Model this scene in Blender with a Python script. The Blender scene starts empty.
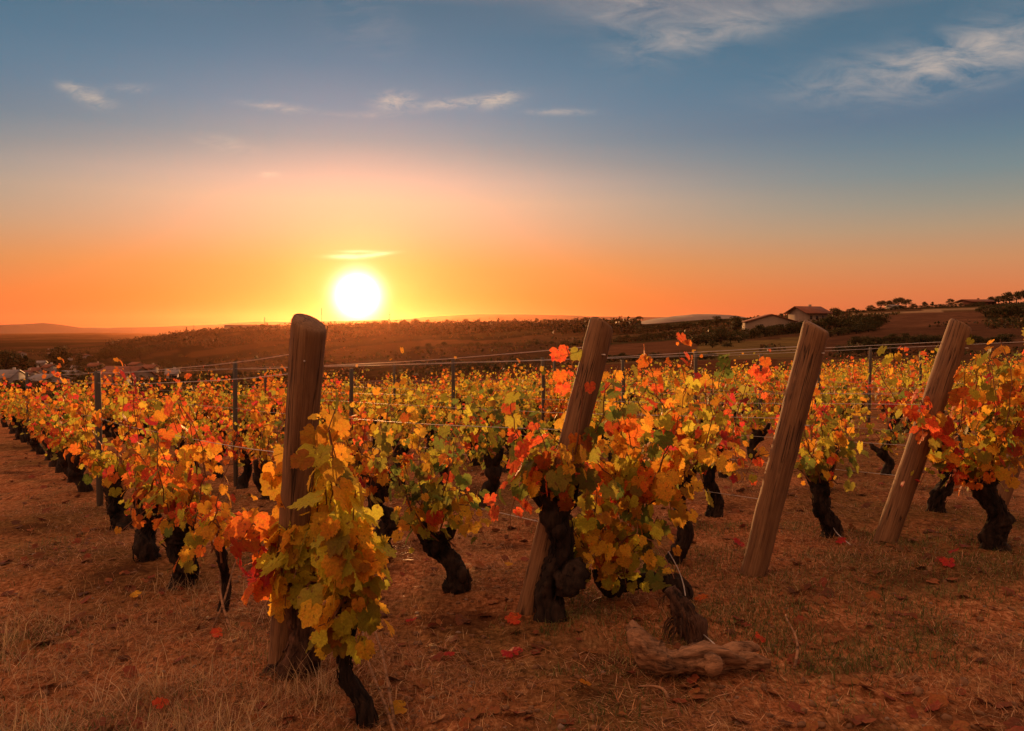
import bpy, math, random
import numpy as np
from mathutils import Vector, noise as mnoise

random.seed(7)
RNG = np.random.default_rng(11)
W, H, F = 1024, 731, 800.0
EYE, PITCH = 1.17, math.atan(35.5 / 800.0)
HORIZON = 330.0
SUN_AZ = math.atan(-0.1925)
SUN_EL = math.atan(0.0425 / 1.018)
sc = bpy.context.scene
COL = sc.collection


def srgb(r, g, b):
    f = lambda c: (c / 255 / 12.92) if c / 255 <= 0.04045 else ((c / 255 + 0.055) / 1.055) ** 2.4
    return (f(r), f(g), f(b), 1.0)


# ------------------------------------------------------------------ mesh helpers
def mesh_np(name, verts, faces, col=None, smooth=False):
    """verts (N,3); faces: list of index arrays each (K,n)"""
    me = bpy.data.meshes.new(name)
    verts = np.asarray(verts, np.float32)
    if not isinstance(faces, list):
        faces = [faces]
    faces = [np.asarray(f, np.int32) for f in faces if len(f)]
    me.vertices.add(len(verts))
    me.vertices.foreach_set('co', verts.ravel())
    idx = np.concatenate([f.ravel() for f in faces])
    tot = np.concatenate([np.full(len(f), f.shape[1], np.int32) for f in faces])
    st = np.concatenate([[0], np.cumsum(tot)[:-1]]).astype(np.int32)
    me.loops.add(len(idx))
    me.loops.foreach_set('vertex_index', idx)
    me.polygons.add(len(tot))
    me.polygons.foreach_set('loop_start', st)
    me.polygons.foreach_set('loop_total', tot)
    if smooth:
        me.polygons.foreach_set('use_smooth', np.ones(len(tot), bool))
    me.update(calc_edges=True)
    if col is not None:
        at = me.color_attributes.new('Col', 'FLOAT_COLOR', 'POINT')
        c = np.ones((len(verts), 4), np.float32)
        c[:, :3] = np.asarray(col, np.float32)[:, :3]
        at.data.foreach_set('color', c.ravel())
    me.validate()
    return me


class Builder:
    """collects quads/tris/tubes into one mesh"""
    def __init__(self):
        self.v, self.q, self.t, self.n = [], [], [], 0

    def add(self, v, q=None, t=None):
        v = np.asarray(v, float).reshape(-1, 3)
        if q is not None and len(q):
            self.q.append(np.asarray(q) + self.n)
        if t is not None and len(t):
            self.t.append(np.asarray(t) + self.n)
        self.v.append(v)
        self.n += len(v)

    def tube(self, pts, rad, sides=8, cap=True, rough=0.0, freq=8.0, seed=0.0, groove=0.0):
        pts = np.asarray(pts, float)
        rad = np.broadcast_to(np.asarray(rad, float), (len(pts),))
        n = len(pts)
        tan = np.gradient(pts, axis=0)
        tan /= np.linalg.norm(tan, axis=1)[:, None] + 1e-9
        up = np.array([0.31, 0.93, 0.2]) if abs(tan[0][2]) > 0.8 else np.array([0, 0, 1.0])
        a = np.cross(tan[0], up); a /= np.linalg.norm(a)
        V = []
        ang = np.linspace(0, 2 * math.pi, sides, endpoint=False)
        for i in range(n):
            a = a - tan[i] * np.dot(a, tan[i]); a /= np.linalg.norm(a) + 1e-9
            b = np.cross(tan[i], a)
            for t in ang:
                d = a * math.cos(t) + b * math.sin(t)
                r = rad[i]
                if rough:
                    p = pts[i] + d * r
                    r *= 1 + rough * mnoise.noise(Vector(p * freq) + Vector((seed, seed * 1.7, 0))) \
                        + rough * .6 * mnoise.noise(Vector(p * freq * 2.7) + Vector((seed, 3, seed)))
                if groove:
                    tw = t + i * .07
                    r *= 1 - groove * (.5 - abs(mnoise.noise(Vector((math.cos(tw) * 2.6, math.sin(tw) * 2.6, seed + i * .06))))) - groove * .5 * (.5 - abs(mnoise.noise(Vector((math.cos(tw) * 6, math.sin(tw) * 6, seed + i * .12)))))
                V.append(pts[i] + d * r)
        Q = [(i * sides + j, i * sides + (j + 1) % sides, (i + 1) * sides + (j + 1) % sides, (i + 1) * sides + j)
             for i in range(n - 1) for j in range(sides)]
        T = []
        if cap:
            V.append(pts[0]); V.append(pts[-1])
            c0, c1 = n * sides, n * sides + 1
            T = [(c0, (j + 1) % sides, j) for j in range(sides)] + \
                [(c1, (n - 1) * sides + j, (n - 1) * sides + (j + 1) % sides) for j in range(sides)]
        self.add(V, Q, T)

    def box(self, x0, x1, y0, y1, z0, z1):
        v = [(x, y, z) for z in (z0, z1) for y in (y0, y1) for x in (x0, x1)]
        self.add(v, [(0, 2, 3, 1), (4, 5, 7, 6), (0, 1, 5, 4), (2, 6, 7, 3), (0, 4, 6, 2), (1, 3, 7, 5)])

    def mesh(self, name, smooth=False):
        f = []
        if self.q: f.append(np.concatenate(self.q))
        if self.t: f.append(np.concatenate(self.t))
        return mesh_np(name, np.concatenate(self.v), f, smooth=smooth)


def link(name, me, mat=None, parent=None, loc=None):
    if mat is not None and not me.materials:
        me.materials.append(mat)
    o = bpy.data.objects.new(name, me)
    COL.objects.link(o)
    if parent is not None:
        o.parent = parent
    if loc is not None:
        o.location = loc
    return o


def empty(name, loc, rz=0.0):
    o = bpy.data.objects.new(name, None)
    o.empty_display_size = .1
    COL.objects.link(o)
    o.location = loc
    o.rotation_euler = (0, 0, rz)
    return o


def tag(o, label=None, cat=None, group=None, kind=None):
    if label: o['label'] = label
    if cat: o['category'] = cat
    if group: o['group'] = group
    if kind: o['kind'] = kind
    return o


def copy_tree(o, parent=None):
    c = o.copy(); COL.objects.link(c)
    if parent is not None: c.parent = parent
    for ch in list(o.children):
        copy_tree(ch, c)
    return c


# ------------------------------------------------------------------ materials
class NT:
    def __init__(self, tree):
        self.t = tree; self.n = tree.nodes; self.l = tree.links

    def node(self, typ, **kw):
        n = self.n.new(typ)
        for k, v in kw.items(): setattr(n, k, v)
        return n

    def put(self, sock, v):
        if hasattr(v, 'is_output'): self.l.new(v, sock)
        elif v is not None: sock.default_value = v

    def m(self, op, a, b=None, c=None, clamp=False):
        n = self.node('ShaderNodeMath', operation=op, use_clamp=clamp)
        self.put(n.inputs[0], a)
        if b is not None: self.put(n.inputs[1], b)
        if c is not None: self.put(n.inputs[2], c)
        return n.outputs[0]

    def noise(self, vec, scale, detail=5, rough=.55, dist=0.0):
        n = self.node('ShaderNodeTexNoise')
        if vec is not None: self.put(n.inputs['Vector'], vec)
        n.inputs['Scale'].default_value = scale; n.inputs['Detail'].default_value = detail
        n.inputs['Roughness'].default_value = rough; n.inputs['Distortion'].default_value = dist
        return n.outputs['Fac']

    def mapping(self, vec, scale=(1, 1, 1), rot=(0, 0, 0), loc=(0, 0, 0)):
        n = self.node('ShaderNodeMapping')
        self.put(n.inputs['Vector'], vec)
        n.inputs['Scale'].default_value = scale; n.inputs['Rotation'].default_value = rot
        n.inputs['Location'].default_value = loc
        return n.outputs[0]

    def ramp(self, fac, stops, interp='LINEAR'):
        n = self.node('ShaderNodeValToRGB')
        cr = n.color_ramp; cr.interpolation = interp
        while len(cr.elements) > 1: cr.elements.remove(cr.elements[-1])
        for i, (p, c) in enumerate(stops):
            e = cr.elements[0] if i == 0 else cr.elements.new(p)
            e.position = p
            e.color = c if len(c) == 4 else (*c, 1)
        self.put(n.inputs[0], fac)
        return n.outputs[0]

    def mix(self, fac, a, b, mode='MIX'):
        n = self.node('ShaderNodeMix', data_type='RGBA', blend_type=mode)
        self.put(n.inputs[0], fac); self.put(n.inputs[6], a); self.put(n.inputs[7], b)
        return n.outputs[2]

    def maprange(self, v, a, b, c=0.0, d=1.0, smooth=False):
        n = self.node('ShaderNodeMapRange', interpolation_type='SMOOTHSTEP' if smooth else 'LINEAR')
        self.put(n.inputs[0], v)
        for i, x in zip((1, 2, 3, 4), (a, b, c, d)): n.inputs[i].default_value = x
        return n.outputs[0]


def new_mat(name):
    m = bpy.data.materials.new(name); m.use_nodes = True
    nt = NT(m.node_tree); nt.n.clear()
    out = nt.node('ShaderNodeOutputMaterial')
    return m, nt, out


def principled(nt, out, color, rough=.8, bump=None, bdist=.02, bstr=.6, metal=0.0, spec=.3):
    p = nt.node('ShaderNodeBsdfPrincipled')
    nt.put(p.inputs['Base Color'], color)
    nt.put(p.inputs['Roughness'], rough)
    p.inputs['Metallic'].default_value = metal
    p.inputs['Specular IOR Level'].default_value = spec
    if bump is not None:
        b = nt.node('ShaderNodeBump'); b.inputs['Distance'].default_value = bdist; b.inputs['Strength'].default_value = bstr
        nt.put(b.inputs['Height'], bump); nt.l.new(b.outputs[0], p.inputs['Normal'])
    nt.l.new(p.outputs[0], out.inputs['Surface'])
    return p


def leaf_mat(name, trans=.5, scale=60.0, spec=.25):
    m, nt, out = new_mat(name)
    a = nt.node('ShaderNodeAttribute', attribute_name='Col')
    tc = nt.node('ShaderNodeTexCoord').outputs['Object']
    n = nt.noise(tc, scale, 4, .6)
    hsv = nt.node('ShaderNodeHueSaturation')
    nt.put(hsv.inputs['Hue'], nt.maprange(n, .3, .7, .482, .515))
    nt.put(hsv.inputs['Value'], nt.maprange(nt.noise(tc, scale * 2.3, 3, .6), .3, .7, .72, 1.2))
    nt.put(hsv.inputs['Color'], a.outputs['Color'])
    c = hsv.outputs[0]
    c = nt.mix(nt.maprange(nt.noise(tc, scale * .8, 2), .62, .72), c, (.16, .06, .02, 1))
    p = nt.node('ShaderNodeBsdfPrincipled')
    nt.put(p.inputs['Base Color'], c); p.inputs['Roughness'].default_value = .55
    p.inputs['Specular IOR Level'].default_value = spec
    b = nt.node('ShaderNodeBump'); b.inputs['Distance'].default_value = .004; b.inputs['Strength'].default_value = .5
    nt.put(b.inputs['Height'], n); nt.l.new(b.outputs[0], p.inputs['Normal'])
    tr = nt.node('ShaderNodeBsdfTranslucent')
    g = nt.node('ShaderNodeGamma'); g.inputs[1].default_value = .8
    nt.put(g.inputs[0], c); nt.l.new(g.outputs[0], tr.inputs[0])
    mx = nt.node('ShaderNodeMixShader'); mx.inputs[0].default_value = trans
    nt.l.new(p.outputs[0], mx.inputs[1]); nt.l.new(tr.outputs[0], mx.inputs[2])
    nt.l.new(mx.outputs[0], out.inputs['Surface'])
    return m


def simple_mat(name, c1, c2, scale=8.0, rough=.85, bdist=.01, stretch=(1, 1, 1), detail=6, metal=0.0, coord='Object', spec=.3, lo=.32, hi=.66):
    m, nt, out = new_mat(name)
    tc = nt.mapping(nt.node('ShaderNodeTexCoord').outputs[coord], stretch)
    n = nt.noise(tc, scale, detail, .65)
    n2 = nt.noise(tc, scale * .23, 3)
    f = nt.m('ADD', nt.m('MULTIPLY', n, .65), nt.m('MULTIPLY', n2, .35))
    c = nt.ramp(f, [(lo, c1), (hi, c2)])
    principled(nt, out, c, rough, n, bdist, .8, metal, spec)
    return m


M = {}
M['leaf'] = leaf_mat('grape_leaf', .62)
M['dry_leaf'] = leaf_mat('dry_leaf', .15, 60, .03)
M['tree_leaf'] = leaf_mat('tree_foliage', .12, 1.2, .02)
M['cane'] = simple_mat('vine_cane', (.10, .04, .02), (.24, .10, .045), 40, .8, .002)
M['bark'] = simple_mat('vine_bark', (.004, .003, .0026), (.05, .03, .021), 34, .95, .02, (1, 1, .25), 9, lo=.40, hi=.64)
M['shaggy'] = simple_mat('shaggy_bark', (.008, .005, .004), (.15, .075, .045), 40, .95, .025, (1, 1, .14), 9, lo=.40, hi=.62)
M['deadwood'] = simple_mat('dead_vine_wood', (.03, .014, .008), (.41, .22, .115), 46, .9, .03, (.2, 1, 1), 9, lo=.36, hi=.56)
M['stake'] = simple_mat('stake_grey', (.05, .045, .04), (.13, .11, .09), 30, .8, .003, (1, 1, .1))
M['wire'] = simple_mat('galvanised_wire', (.45, .40, .36), (.65, .6, .55), 50, .5, .0005, metal=.7)
M['straw'] = leaf_mat('dry_straw', .25, 20, .08)
M['pebble'] = simple_mat('pebble', (.12, .075, .05), (.30, .21, .15), 30, .9, .004)
M['wall'] = simple_mat('render_wall', (.26, .19, .14), (.36, .27, .2), .6, .9, .01)
M['white_wall'] = simple_mat('pale_wall', (.30, .25, .22), (.42, .37, .33), .6, .9, .01)
M['roof'] = simple_mat('clay_roof', (.14, .05, .03), (.26, .10, .06), 1.5, .9, .03)
M['grey_roof'] = simple_mat('grey_roof', (.15, .13, .125), (.24, .21, .2), 1.0, .6, .01)
M['glass'] = simple_mat('dark_window', (.02, .02, .025), (.03, .03, .035), 1, .15, 0.0, spec=.5)
M['tree_bark'] = simple_mat('tree_bark', (.02, .013, .01), (.06, .04, .03), 4, .95, .05)
M['mountain'] = simple_mat('mountain_forest', (.03, .035, .025), (.06, .06, .04), .002, 1.0, 1.0)


def post_mat():
    m, nt, out = new_mat('weathered_post')
    tc = nt.node('ShaderNodeTexCoord').outputs['Object']
    g = nt.noise(nt.mapping(tc, (1, 1, .035)), 120, 7, .72, .4)
    g2 = nt.noise(nt.mapping(tc, (1, 1, .10)), 14, 4, .6, .6)
    blot = nt.noise(tc, 5, 5, .6)
    c = nt.ramp(nt.m('ADD', nt.m('MULTIPLY', g, .6), nt.m('MULTIPLY', g2, .4)),
                [(.28, (.05, .025, .013)), (.44, (.15, .076, .037)), (.56, (.24, .13, .062)), (.72, (.36, .22, .115))])
    c = nt.mix(nt.maprange(blot, .5, .75, 0, .55), c, (.12, .07, .05, 1))
    # cracks along the grain
    w = nt.noise(nt.mapping(tc, (1, 1, .02)), 30, 2, .5, .2)
    crack = nt.maprange(nt.m('ABSOLUTE', nt.m('SUBTRACT', w, .5)), 0.0, .022, 1, 0)
    crack = nt.m('MULTIPLY', crack, nt.maprange(blot, .4, .55))
    c = nt.mix(crack, c, (.012, .008, .006, 1))
    hgt = nt.m('SUBTRACT', nt.m('MULTIPLY', g, .5), nt.m('MULTIPLY', crack, .9))
    principled(nt, out, c, .8, hgt, .004, .7)
    return m


M['post'] = post_mat()


# ------------------------------------------------------------------ terrain
A_, B_ = .0254, -.032
DEP = np.array([28, 45, 70, 110, 160, 220, 300, 420, 600, 850, 1300, 2500, 5000, 12000], float)
PXS = np.array([-500, 0, 60, 120, 200, 300, 400, 500, 600, 700, 800, 900, 1024, 1600], float)
TAB = np.array([
    # 28   45   70  110  160  220  300  420  600  850 1300 2500 5000 12000
    [412, 404, 404, 398, 392, 386, 379, 370, 358, 348, 342, 337, 333.5, 331.5],
    [402, 399, 401, 396, 391, 386, 379, 370, 358, 348, 342, 337, 333.5, 331.5],
    [400, 397, 400, 395, 390, 385, 378, 369, 357, 348, 342, 337, 333.5, 331.5],
    [398, 394, 396, 392, 388, 383, 376, 368, 356, 343, 342, 337, 333.5, 331.5],
    [395, 390, 391, 387, 382, 377, 370, 360, 346, 333.5, 343, 341, 335.5, 332],
    [391, 385, 386, 382, 376, 370, 362, 351, 338, 328, 338, 341, 335.5, 332],
    [387, 379, 379, 374, 368, 361, 353, 344, 334, 326.5, 335, 340, 335.5, 332],
    [383, 375, 374, 369, 363, 356, 348, 339, 331, 325, 330, 338, 335, 332],
    [379, 371, 370, 364, 357, 349, 341, 332, 325, 323, 328, 335, 334, 332],
    [375, 368, 367, 360, 350, 340, 330, 322, 318.5, 322, 326, 332, 333, 332],
    [372, 366, 365, 357, 345, 332, 319, 315, 319, 322, 326, 332, 333, 332],
    [369, 365, 364, 354, 340, 326, 312, 309, 315, 320, 324, 332, 333, 332],
    [367, 364, 362, 350, 335, 320, 306, 303, 309, 316, 322, 330, 333, 332],
    [366, 364, 360, 345, 328, 312, 298, 295, 303, 312, 320, 330, 333, 332]], float)


def _cr(p0, p1, p2, p3, t):
    return p1 + .5 * t * (p2 - p0 + t * (2 * p0 - 5 * p1 + 4 * p2 - p3 + t * (3 * (p1 - p2) + p3 - p0)))


def _interp(tab, knots, x, axis0=True):
    x = np.clip(x, knots[0], knots[-1])
    i = np.clip(np.searchsorted(knots, x, side='right') - 1, 0, len(knots) - 2)
    t = (x - knots[i]) / (knots[i + 1] - knots[i])
    return i, t


LD = np.log(DEP)


def table_z(px, d):
    i, t = _interp(None, PXS, px)
    j, s = _interp(None, LD, np.log(np.maximum(d, 1)))
    n, m = TAB.shape
    ci = lambda k: np.clip(k, 0, n - 1)
    cj = lambda k: np.clip(k, 0, m - 1)
    rows = [_cr(TAB[ci(i + k), cj(j - 1)], TAB[ci(i + k), cj(j)], TAB[ci(i + k), cj(j + 1)], TAB[ci(i + k), cj(j + 2)], s) for k in (-1, 0, 1, 2)]
    y = _cr(*rows, t)
    return EYE + (HORIZON - y) * d / F


def ground_z(x, y):
    """smooth height of the ground"""
    x = np.asarray(x, float); y = np.asarray(y, float)
    r = np.hypot(x, y)
    az = np.arctan2(x, y)
    azc = np.clip(az, -math.radians(55), math.radians(55))
    px = 512 + F * np.tan(azc)
    d = np.maximum(r * np.cos(azc), .01)
    zp = A_ * x + B_ * y - .0008 * np.maximum(d - 8, 0) ** 2
    zp = np.where(d > 45, 0, zp)
    k = np.clip((d - 26) / 18, 0, 1); k = k * k * (3 - 2 * k)
    return zp * (1 - k) + table_z(px, d) * k


def gz(x, y):
    return float(ground_z(x, y))


def ray(px, py):
    a, b = (px - W / 2) / F, (H / 2 - py) / F
    return np.array([a, math.cos(PITCH) + b * math.sin(PITCH), -math.sin(PITCH) + b * math.cos(PITCH)])


def on_ground(px, py):
    d = ray(px, py); t = 1.0
    lo, hi = .3, 60.0
    for _ in range(60):
        t = (lo + hi) / 2
        p = d * t
        if EYE + p[2] > gz(p[0], p[1]): lo = t
        else: hi = t
    p = d * t
    return np.array([p[0], p[1], gz(p[0], p[1])])


def at_depth(px, py, Y):
    d = ray(px, py); p = d * (Y / d[1])
    return np.array([p[0], p[1], p[2] + EYE])


def far_pt(px, Y, dz=0.0):
    x = (px - W / 2) / F * Y
    return (x, Y, gz(x, Y) + dz)


def proj(p):
    x, y, z = p[0], p[1], p[2] - EYE
    dep = y * math.cos(PITCH) - z * math.sin(PITCH)
    v = y * math.sin(PITCH) + z * math.cos(PITCH)
    if dep <= .05: return None
    return W / 2 + F * x / dep, H / 2 - F * v / dep, dep


def micro(x, y):
    v = Vector((x, y, 0))
    return .022 * mnoise.noise(v * 1.3) + .014 * mnoise.noise(v * 4.1) + .007 * mnoise.noise(v * 11) + .004 * mnoise.noise(v * 27)


def make_ground():
    azs = np.radians(np.concatenate([np.arange(-180, -48, 4), np.arange(-48, 48, .22), np.arange(48, 180, 4)]))
    rs = np.concatenate([[.15], np.geomspace(.5, 2.0, 14), np.geomspace(2.05, 16, 210), np.geomspace(16.6, 7300, 160)])
    AZ, R = np.meshgrid(azs, rs)
    X, Y = R * np.sin(AZ), R * np.cos(AZ)
    Z = ground_z(X, Y)
    Xf, Yf, Zf, Rf = X.ravel(), Y.ravel(), Z.ravel().copy(), R.ravel()
    for i in range(len(Xf)):
        r = Rf[i]
        if r < 25:
            Zf[i] += micro(Xf[i], Yf[i]) * min(1, (25 - r) / 8)
        elif r > 60:
            s = r / 500
            Zf[i] += (min(r, 4000) * .0022) * mnoise.noise(Vector((Xf[i] / (30 + r * .08), Yf[i] / (30 + r * .08), 0)))
    nr, na = len(rs), len(azs)
    i, j = np.meshgrid(np.arange(nr - 1), np.arange(na), indexing='ij')
    q = np.stack([i * na + j, i * na + (j + 1) % na, (i + 1) * na + (j + 1) % na, (i + 1) * na + j], -1).reshape(-1, 4)
    q = q[:, ::-1]
    # colour zones : kind of cover (bare soil, stubble, meadow, wood), one lit crest painted in
    az = np.clip(np.arctan2(Xf, Yf), -.96, .96); px = 512 + F * np.tan(az); d = Rf * np.cos(az)
    col = np.zeros((len(Xf), 3))
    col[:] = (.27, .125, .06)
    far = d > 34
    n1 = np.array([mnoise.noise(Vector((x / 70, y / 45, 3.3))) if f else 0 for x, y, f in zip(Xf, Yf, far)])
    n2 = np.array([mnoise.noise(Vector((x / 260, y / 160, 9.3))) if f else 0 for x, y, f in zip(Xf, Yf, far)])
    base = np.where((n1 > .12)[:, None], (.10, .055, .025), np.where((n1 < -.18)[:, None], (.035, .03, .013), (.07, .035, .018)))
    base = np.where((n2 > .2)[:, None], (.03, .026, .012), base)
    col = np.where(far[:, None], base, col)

    def zone(x0, x1, d0, d1, c):
        nonlocal col
        w = (px > x0 + 12 * n1) & (px < x1 + 12 * n2) & (d > d0 * (1 + .06 * n1)) & (d < d1 * (1 + .06 * n2))
        col = np.where(w[:, None], c, col)
    zone(330, 780, 36, 105, (.085, .034, .017))       # ploughed brown field right behind the vines
    zone(680, 860, 105, 200, (.13, .085, .032))       # gold-green meadow below the house
    zone(560, 700, 130, 235, (.10, .045, .024))
    zone(820, 1200, 90, 215, (.085, .04, .022))
    zone(850, 985, 215, 285, (.12, .055, .03))
    zone(845, 990, 285, 303, (.30, .19, .10))  # pale gold strip: a sunlit ridge crest painted into the colour
    zone(985, 1300, 200, 420, (.03, .026, .012))
    zone(400, 560, 90, 330, (.05, .028, .015))
    zone(490, 550, 380, 520, (.30, .19, .08))
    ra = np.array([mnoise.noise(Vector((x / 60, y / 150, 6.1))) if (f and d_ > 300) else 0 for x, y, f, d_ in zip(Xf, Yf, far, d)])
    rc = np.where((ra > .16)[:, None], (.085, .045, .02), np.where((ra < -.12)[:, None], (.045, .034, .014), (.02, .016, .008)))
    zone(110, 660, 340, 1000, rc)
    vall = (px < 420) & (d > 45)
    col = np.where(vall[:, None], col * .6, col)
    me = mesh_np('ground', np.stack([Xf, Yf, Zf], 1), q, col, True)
    m, nt, out = new_mat('vineyard_soil')
    tc = nt.node('ShaderNodeTexCoord').outputs['Object']
    at = nt.node('ShaderNodeAttribute', attribute_name='Col').outputs['Color']
    fine = nt.noise(tc, 34, 9, .72)
    mid = nt.noise(tc, 3.2, 6, .6)
    big = nt.noise(tc, .55, 4, .55)
    fib = nt.noise(nt.mapping(tc, (1, .22, 1), (0, 0, .6)), 55, 5, .7, 1.2)
    soil = nt.ramp(nt.m('ADD', nt.m('MULTIPLY', fine, .6), nt.m('MULTIPLY', fib, .4)),
                   [(.36, (.045, .014, .007)), (.45, (.21, .076, .030)), (.53, (.39, .155, .064)), (.63, (.62, .32, .155))])
    soil = nt.mix(nt.maprange(mid, .45, .68, 0, .7), soil, nt.ramp(fib, [(.35, (.09, .05, .02)), (.65, (.36, .22, .10))]))
    soil = nt.mix(nt.maprange(big, .46, .6, 0, .75), soil, nt.ramp(fine, [(.35, (.03, .022, .008)), (.65, (.19, .105, .038))]))
    soil = nt.mix(nt.maprange(nt.noise(tc, 1.9, 6, .65), .50, .64, 0, .75), soil, (.05, .02, .011, 1))
    sx = nt.node('ShaderNodeVectorMath', operation='LENGTH'); nt.put(sx.inputs[0], tc)
    fld = nt.noise(nt.mapping(tc, (1, 1, 1)), .12, 8, .7)
    fld2 = nt.noise(tc, 1.1, 4, .7)
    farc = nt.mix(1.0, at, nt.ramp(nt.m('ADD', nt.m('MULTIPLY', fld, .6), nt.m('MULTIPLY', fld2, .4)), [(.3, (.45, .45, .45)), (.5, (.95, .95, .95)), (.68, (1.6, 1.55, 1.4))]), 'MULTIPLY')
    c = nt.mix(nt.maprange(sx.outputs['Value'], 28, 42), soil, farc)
    bh = nt.m('MULTIPLY', nt.m('ADD', nt.m('MULTIPLY', fine, .7), nt.m('MULTIPLY', fib, .5)), nt.maprange(sx.outputs['Value'], 6, 22, 1, 0))
    principled(nt, out, c, 1.0, bh, .03, .7, spec=0.0)
    g = link('ground', me, m)
    tag(g, kind='structure')
    return g


make_ground()

# ------------------------------------------------------------------ distant mountains
def mountains(name, pts, Y, depth):
    xs = np.linspace(-1500, 2200, 480)
    ridge = np.interp(xs, [p[0] for p in pts], [p[1] for p in pts])
    V = []
    for k, (f, dy) in enumerate([(0, -depth), (.55, -depth * .5), (.85, -depth * .2), (1, 0), (.75, depth * .4), (0, depth)]):
        for x, y in zip(xs, ridge):
            yy = y + .55 * mnoise.noise(Vector((x / 34, Y, 1))) + .3 * mnoise.noise(Vector((x / 11, Y, 2)))
            top = EYE + (HORIZON - yy) / F * Y
            Yk = Y + dy
            V.append(((x - 512) / F * Y, Yk + depth * .12 * mnoise.noise(Vector((x / 40, k, 4))), -64 + (top + 64) * f))
    n = len(xs)
    q = [(k * n + i, k * n + i + 1, (k + 1) * n + i + 1, (k + 1) * n + i) for k in range(5) for i in range(n - 1)]
    tag(link(name, mesh_np(name, V, np.array(q), smooth=True), M['mountain']), kind='structure')


mountains('mountains', [(-1500, 318), (-300, 320), (0, 325), (25, 324), (45, 323), (62, 324.5), (80, 328), (130, 327.5), (170, 326.5), (200, 325.5), (240, 322.5), (300, 321.5),
                        (350, 321), (400, 319.5), (440, 316.5), (470, 314.5), (520, 314.5), (580, 316), (700, 318), (1100, 317), (2200, 315)], 6000, 600)
# pale dry hill between the ridge wood and the barn
hv, hq = [], []
nx, ny = 60, 14
for jj in range(ny):
    for ii in range(nx):
        px = 560 + 260 * ii / (nx - 1); Y = 470 + 160 * jj / (ny - 1)
        e = max(0, 1 - ((px - 692) / 62) ** 2) ** .6 * math.sin(math.pi * min(1, jj / (ny - 1) * 1.0)) ** .7
        x = (px - 512) / F * Y
        base = gz(x, Y) - 1.5
        hv.append((x, Y, base + e * (4.6 + .5 * mnoise.noise(Vector((px / 14, jj * .4, 0))))))
hq = [(j * nx + i, j * nx + i + 1, (j + 1) * nx + i + 1, (j + 1) * nx + i) for j in range(ny - 1) for i in range(nx - 1)]
M['pale_hill'] = simple_mat('dry_grass_hill', (.15, .10, .065), (.27, .19, .13), .12, 1, .2, (1, .3, 1))
tag(link('hill', mesh_np('hill', hv, np.array(hq), smooth=True), M['pale_hill']), kind='structure')

# ------------------------------------------------------------------ grapevines
HALF = [(0, .61), (6, .55), (11, .57), (17, .50), (23, .52), (30, .45), (36, .49), (43, .48), (50, .55), (57, .54), (63, .50), (70, .50), (78, .44),
        (87, .44), (96, .48), (106, .48), (115, .45), (126, .46), (140, .41), (154, .38), (167, .27), (177, .06)]
HALF_LOW = [(0, .6), (28, .46), (50, .55), (78, .44), (106, .48), (140, .41), (168, .25), (178, .06)]


def leaf_template(half):
    pts = [(math.radians(a), r) for a, r in half]
    pts = pts + [(-a, r) for a, r in reversed(pts[1:])]
    v = [(0, 0, 0)] + [(math.sin(a) * r, math.cos(a) * r, 0) for a, r in pts]
    v = np.array(v); n = len(v) - 1
    t = np.array([(0, 1 + (i + 1) % n, 1 + i) for i in range(n)])
    rr = np.hypot(v[:, 0], v[:, 1])
    v[:, 2] = .22 * np.abs(v[:, 0]) - .55 * rr ** 2 * .7
    return v, t


LEAF_HI, LEAF_LO = leaf_template(HALF), leaf_template(HALF_LOW)
HUES = {
    'yellow': (.80, .44, .03), 'gold': (.76, .33, .022), 'orange': (.78, .19, .02), 'flame': (.80, .115, .028), 'red': (.60, .035, .03),
    'lime': (.52, .50, .035), 'olive': (.27, .27, .03), 'green': (.11, .17, .025), 'brown': (.24, .09, .03)}
PAL = {
    'yellow green': dict(yellow=.18, gold=.12, lime=.38, olive=.22, green=.08, orange=.05),
    'lime': dict(yellow=.34, lime=.40, olive=.10, gold=.16),
    'golden yellow': dict(yellow=.26, gold=.18, orange=.10, lime=.20, olive=.13, flame=.05, red=.02, green=.06),
    'orange': dict(orange=.23, gold=.20, flame=.14, yellow=.15, red=.05, olive=.11, brown=.01, lime=.11),
    'red and orange': dict(flame=.28, red=.14, orange=.30, gold=.18, olive=.06, brown=.04),
    'mixed green and gold': dict(yellow=.16, gold=.11, lime=.24, olive=.23, green=.15, orange=.06, flame=.05),
}


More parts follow.
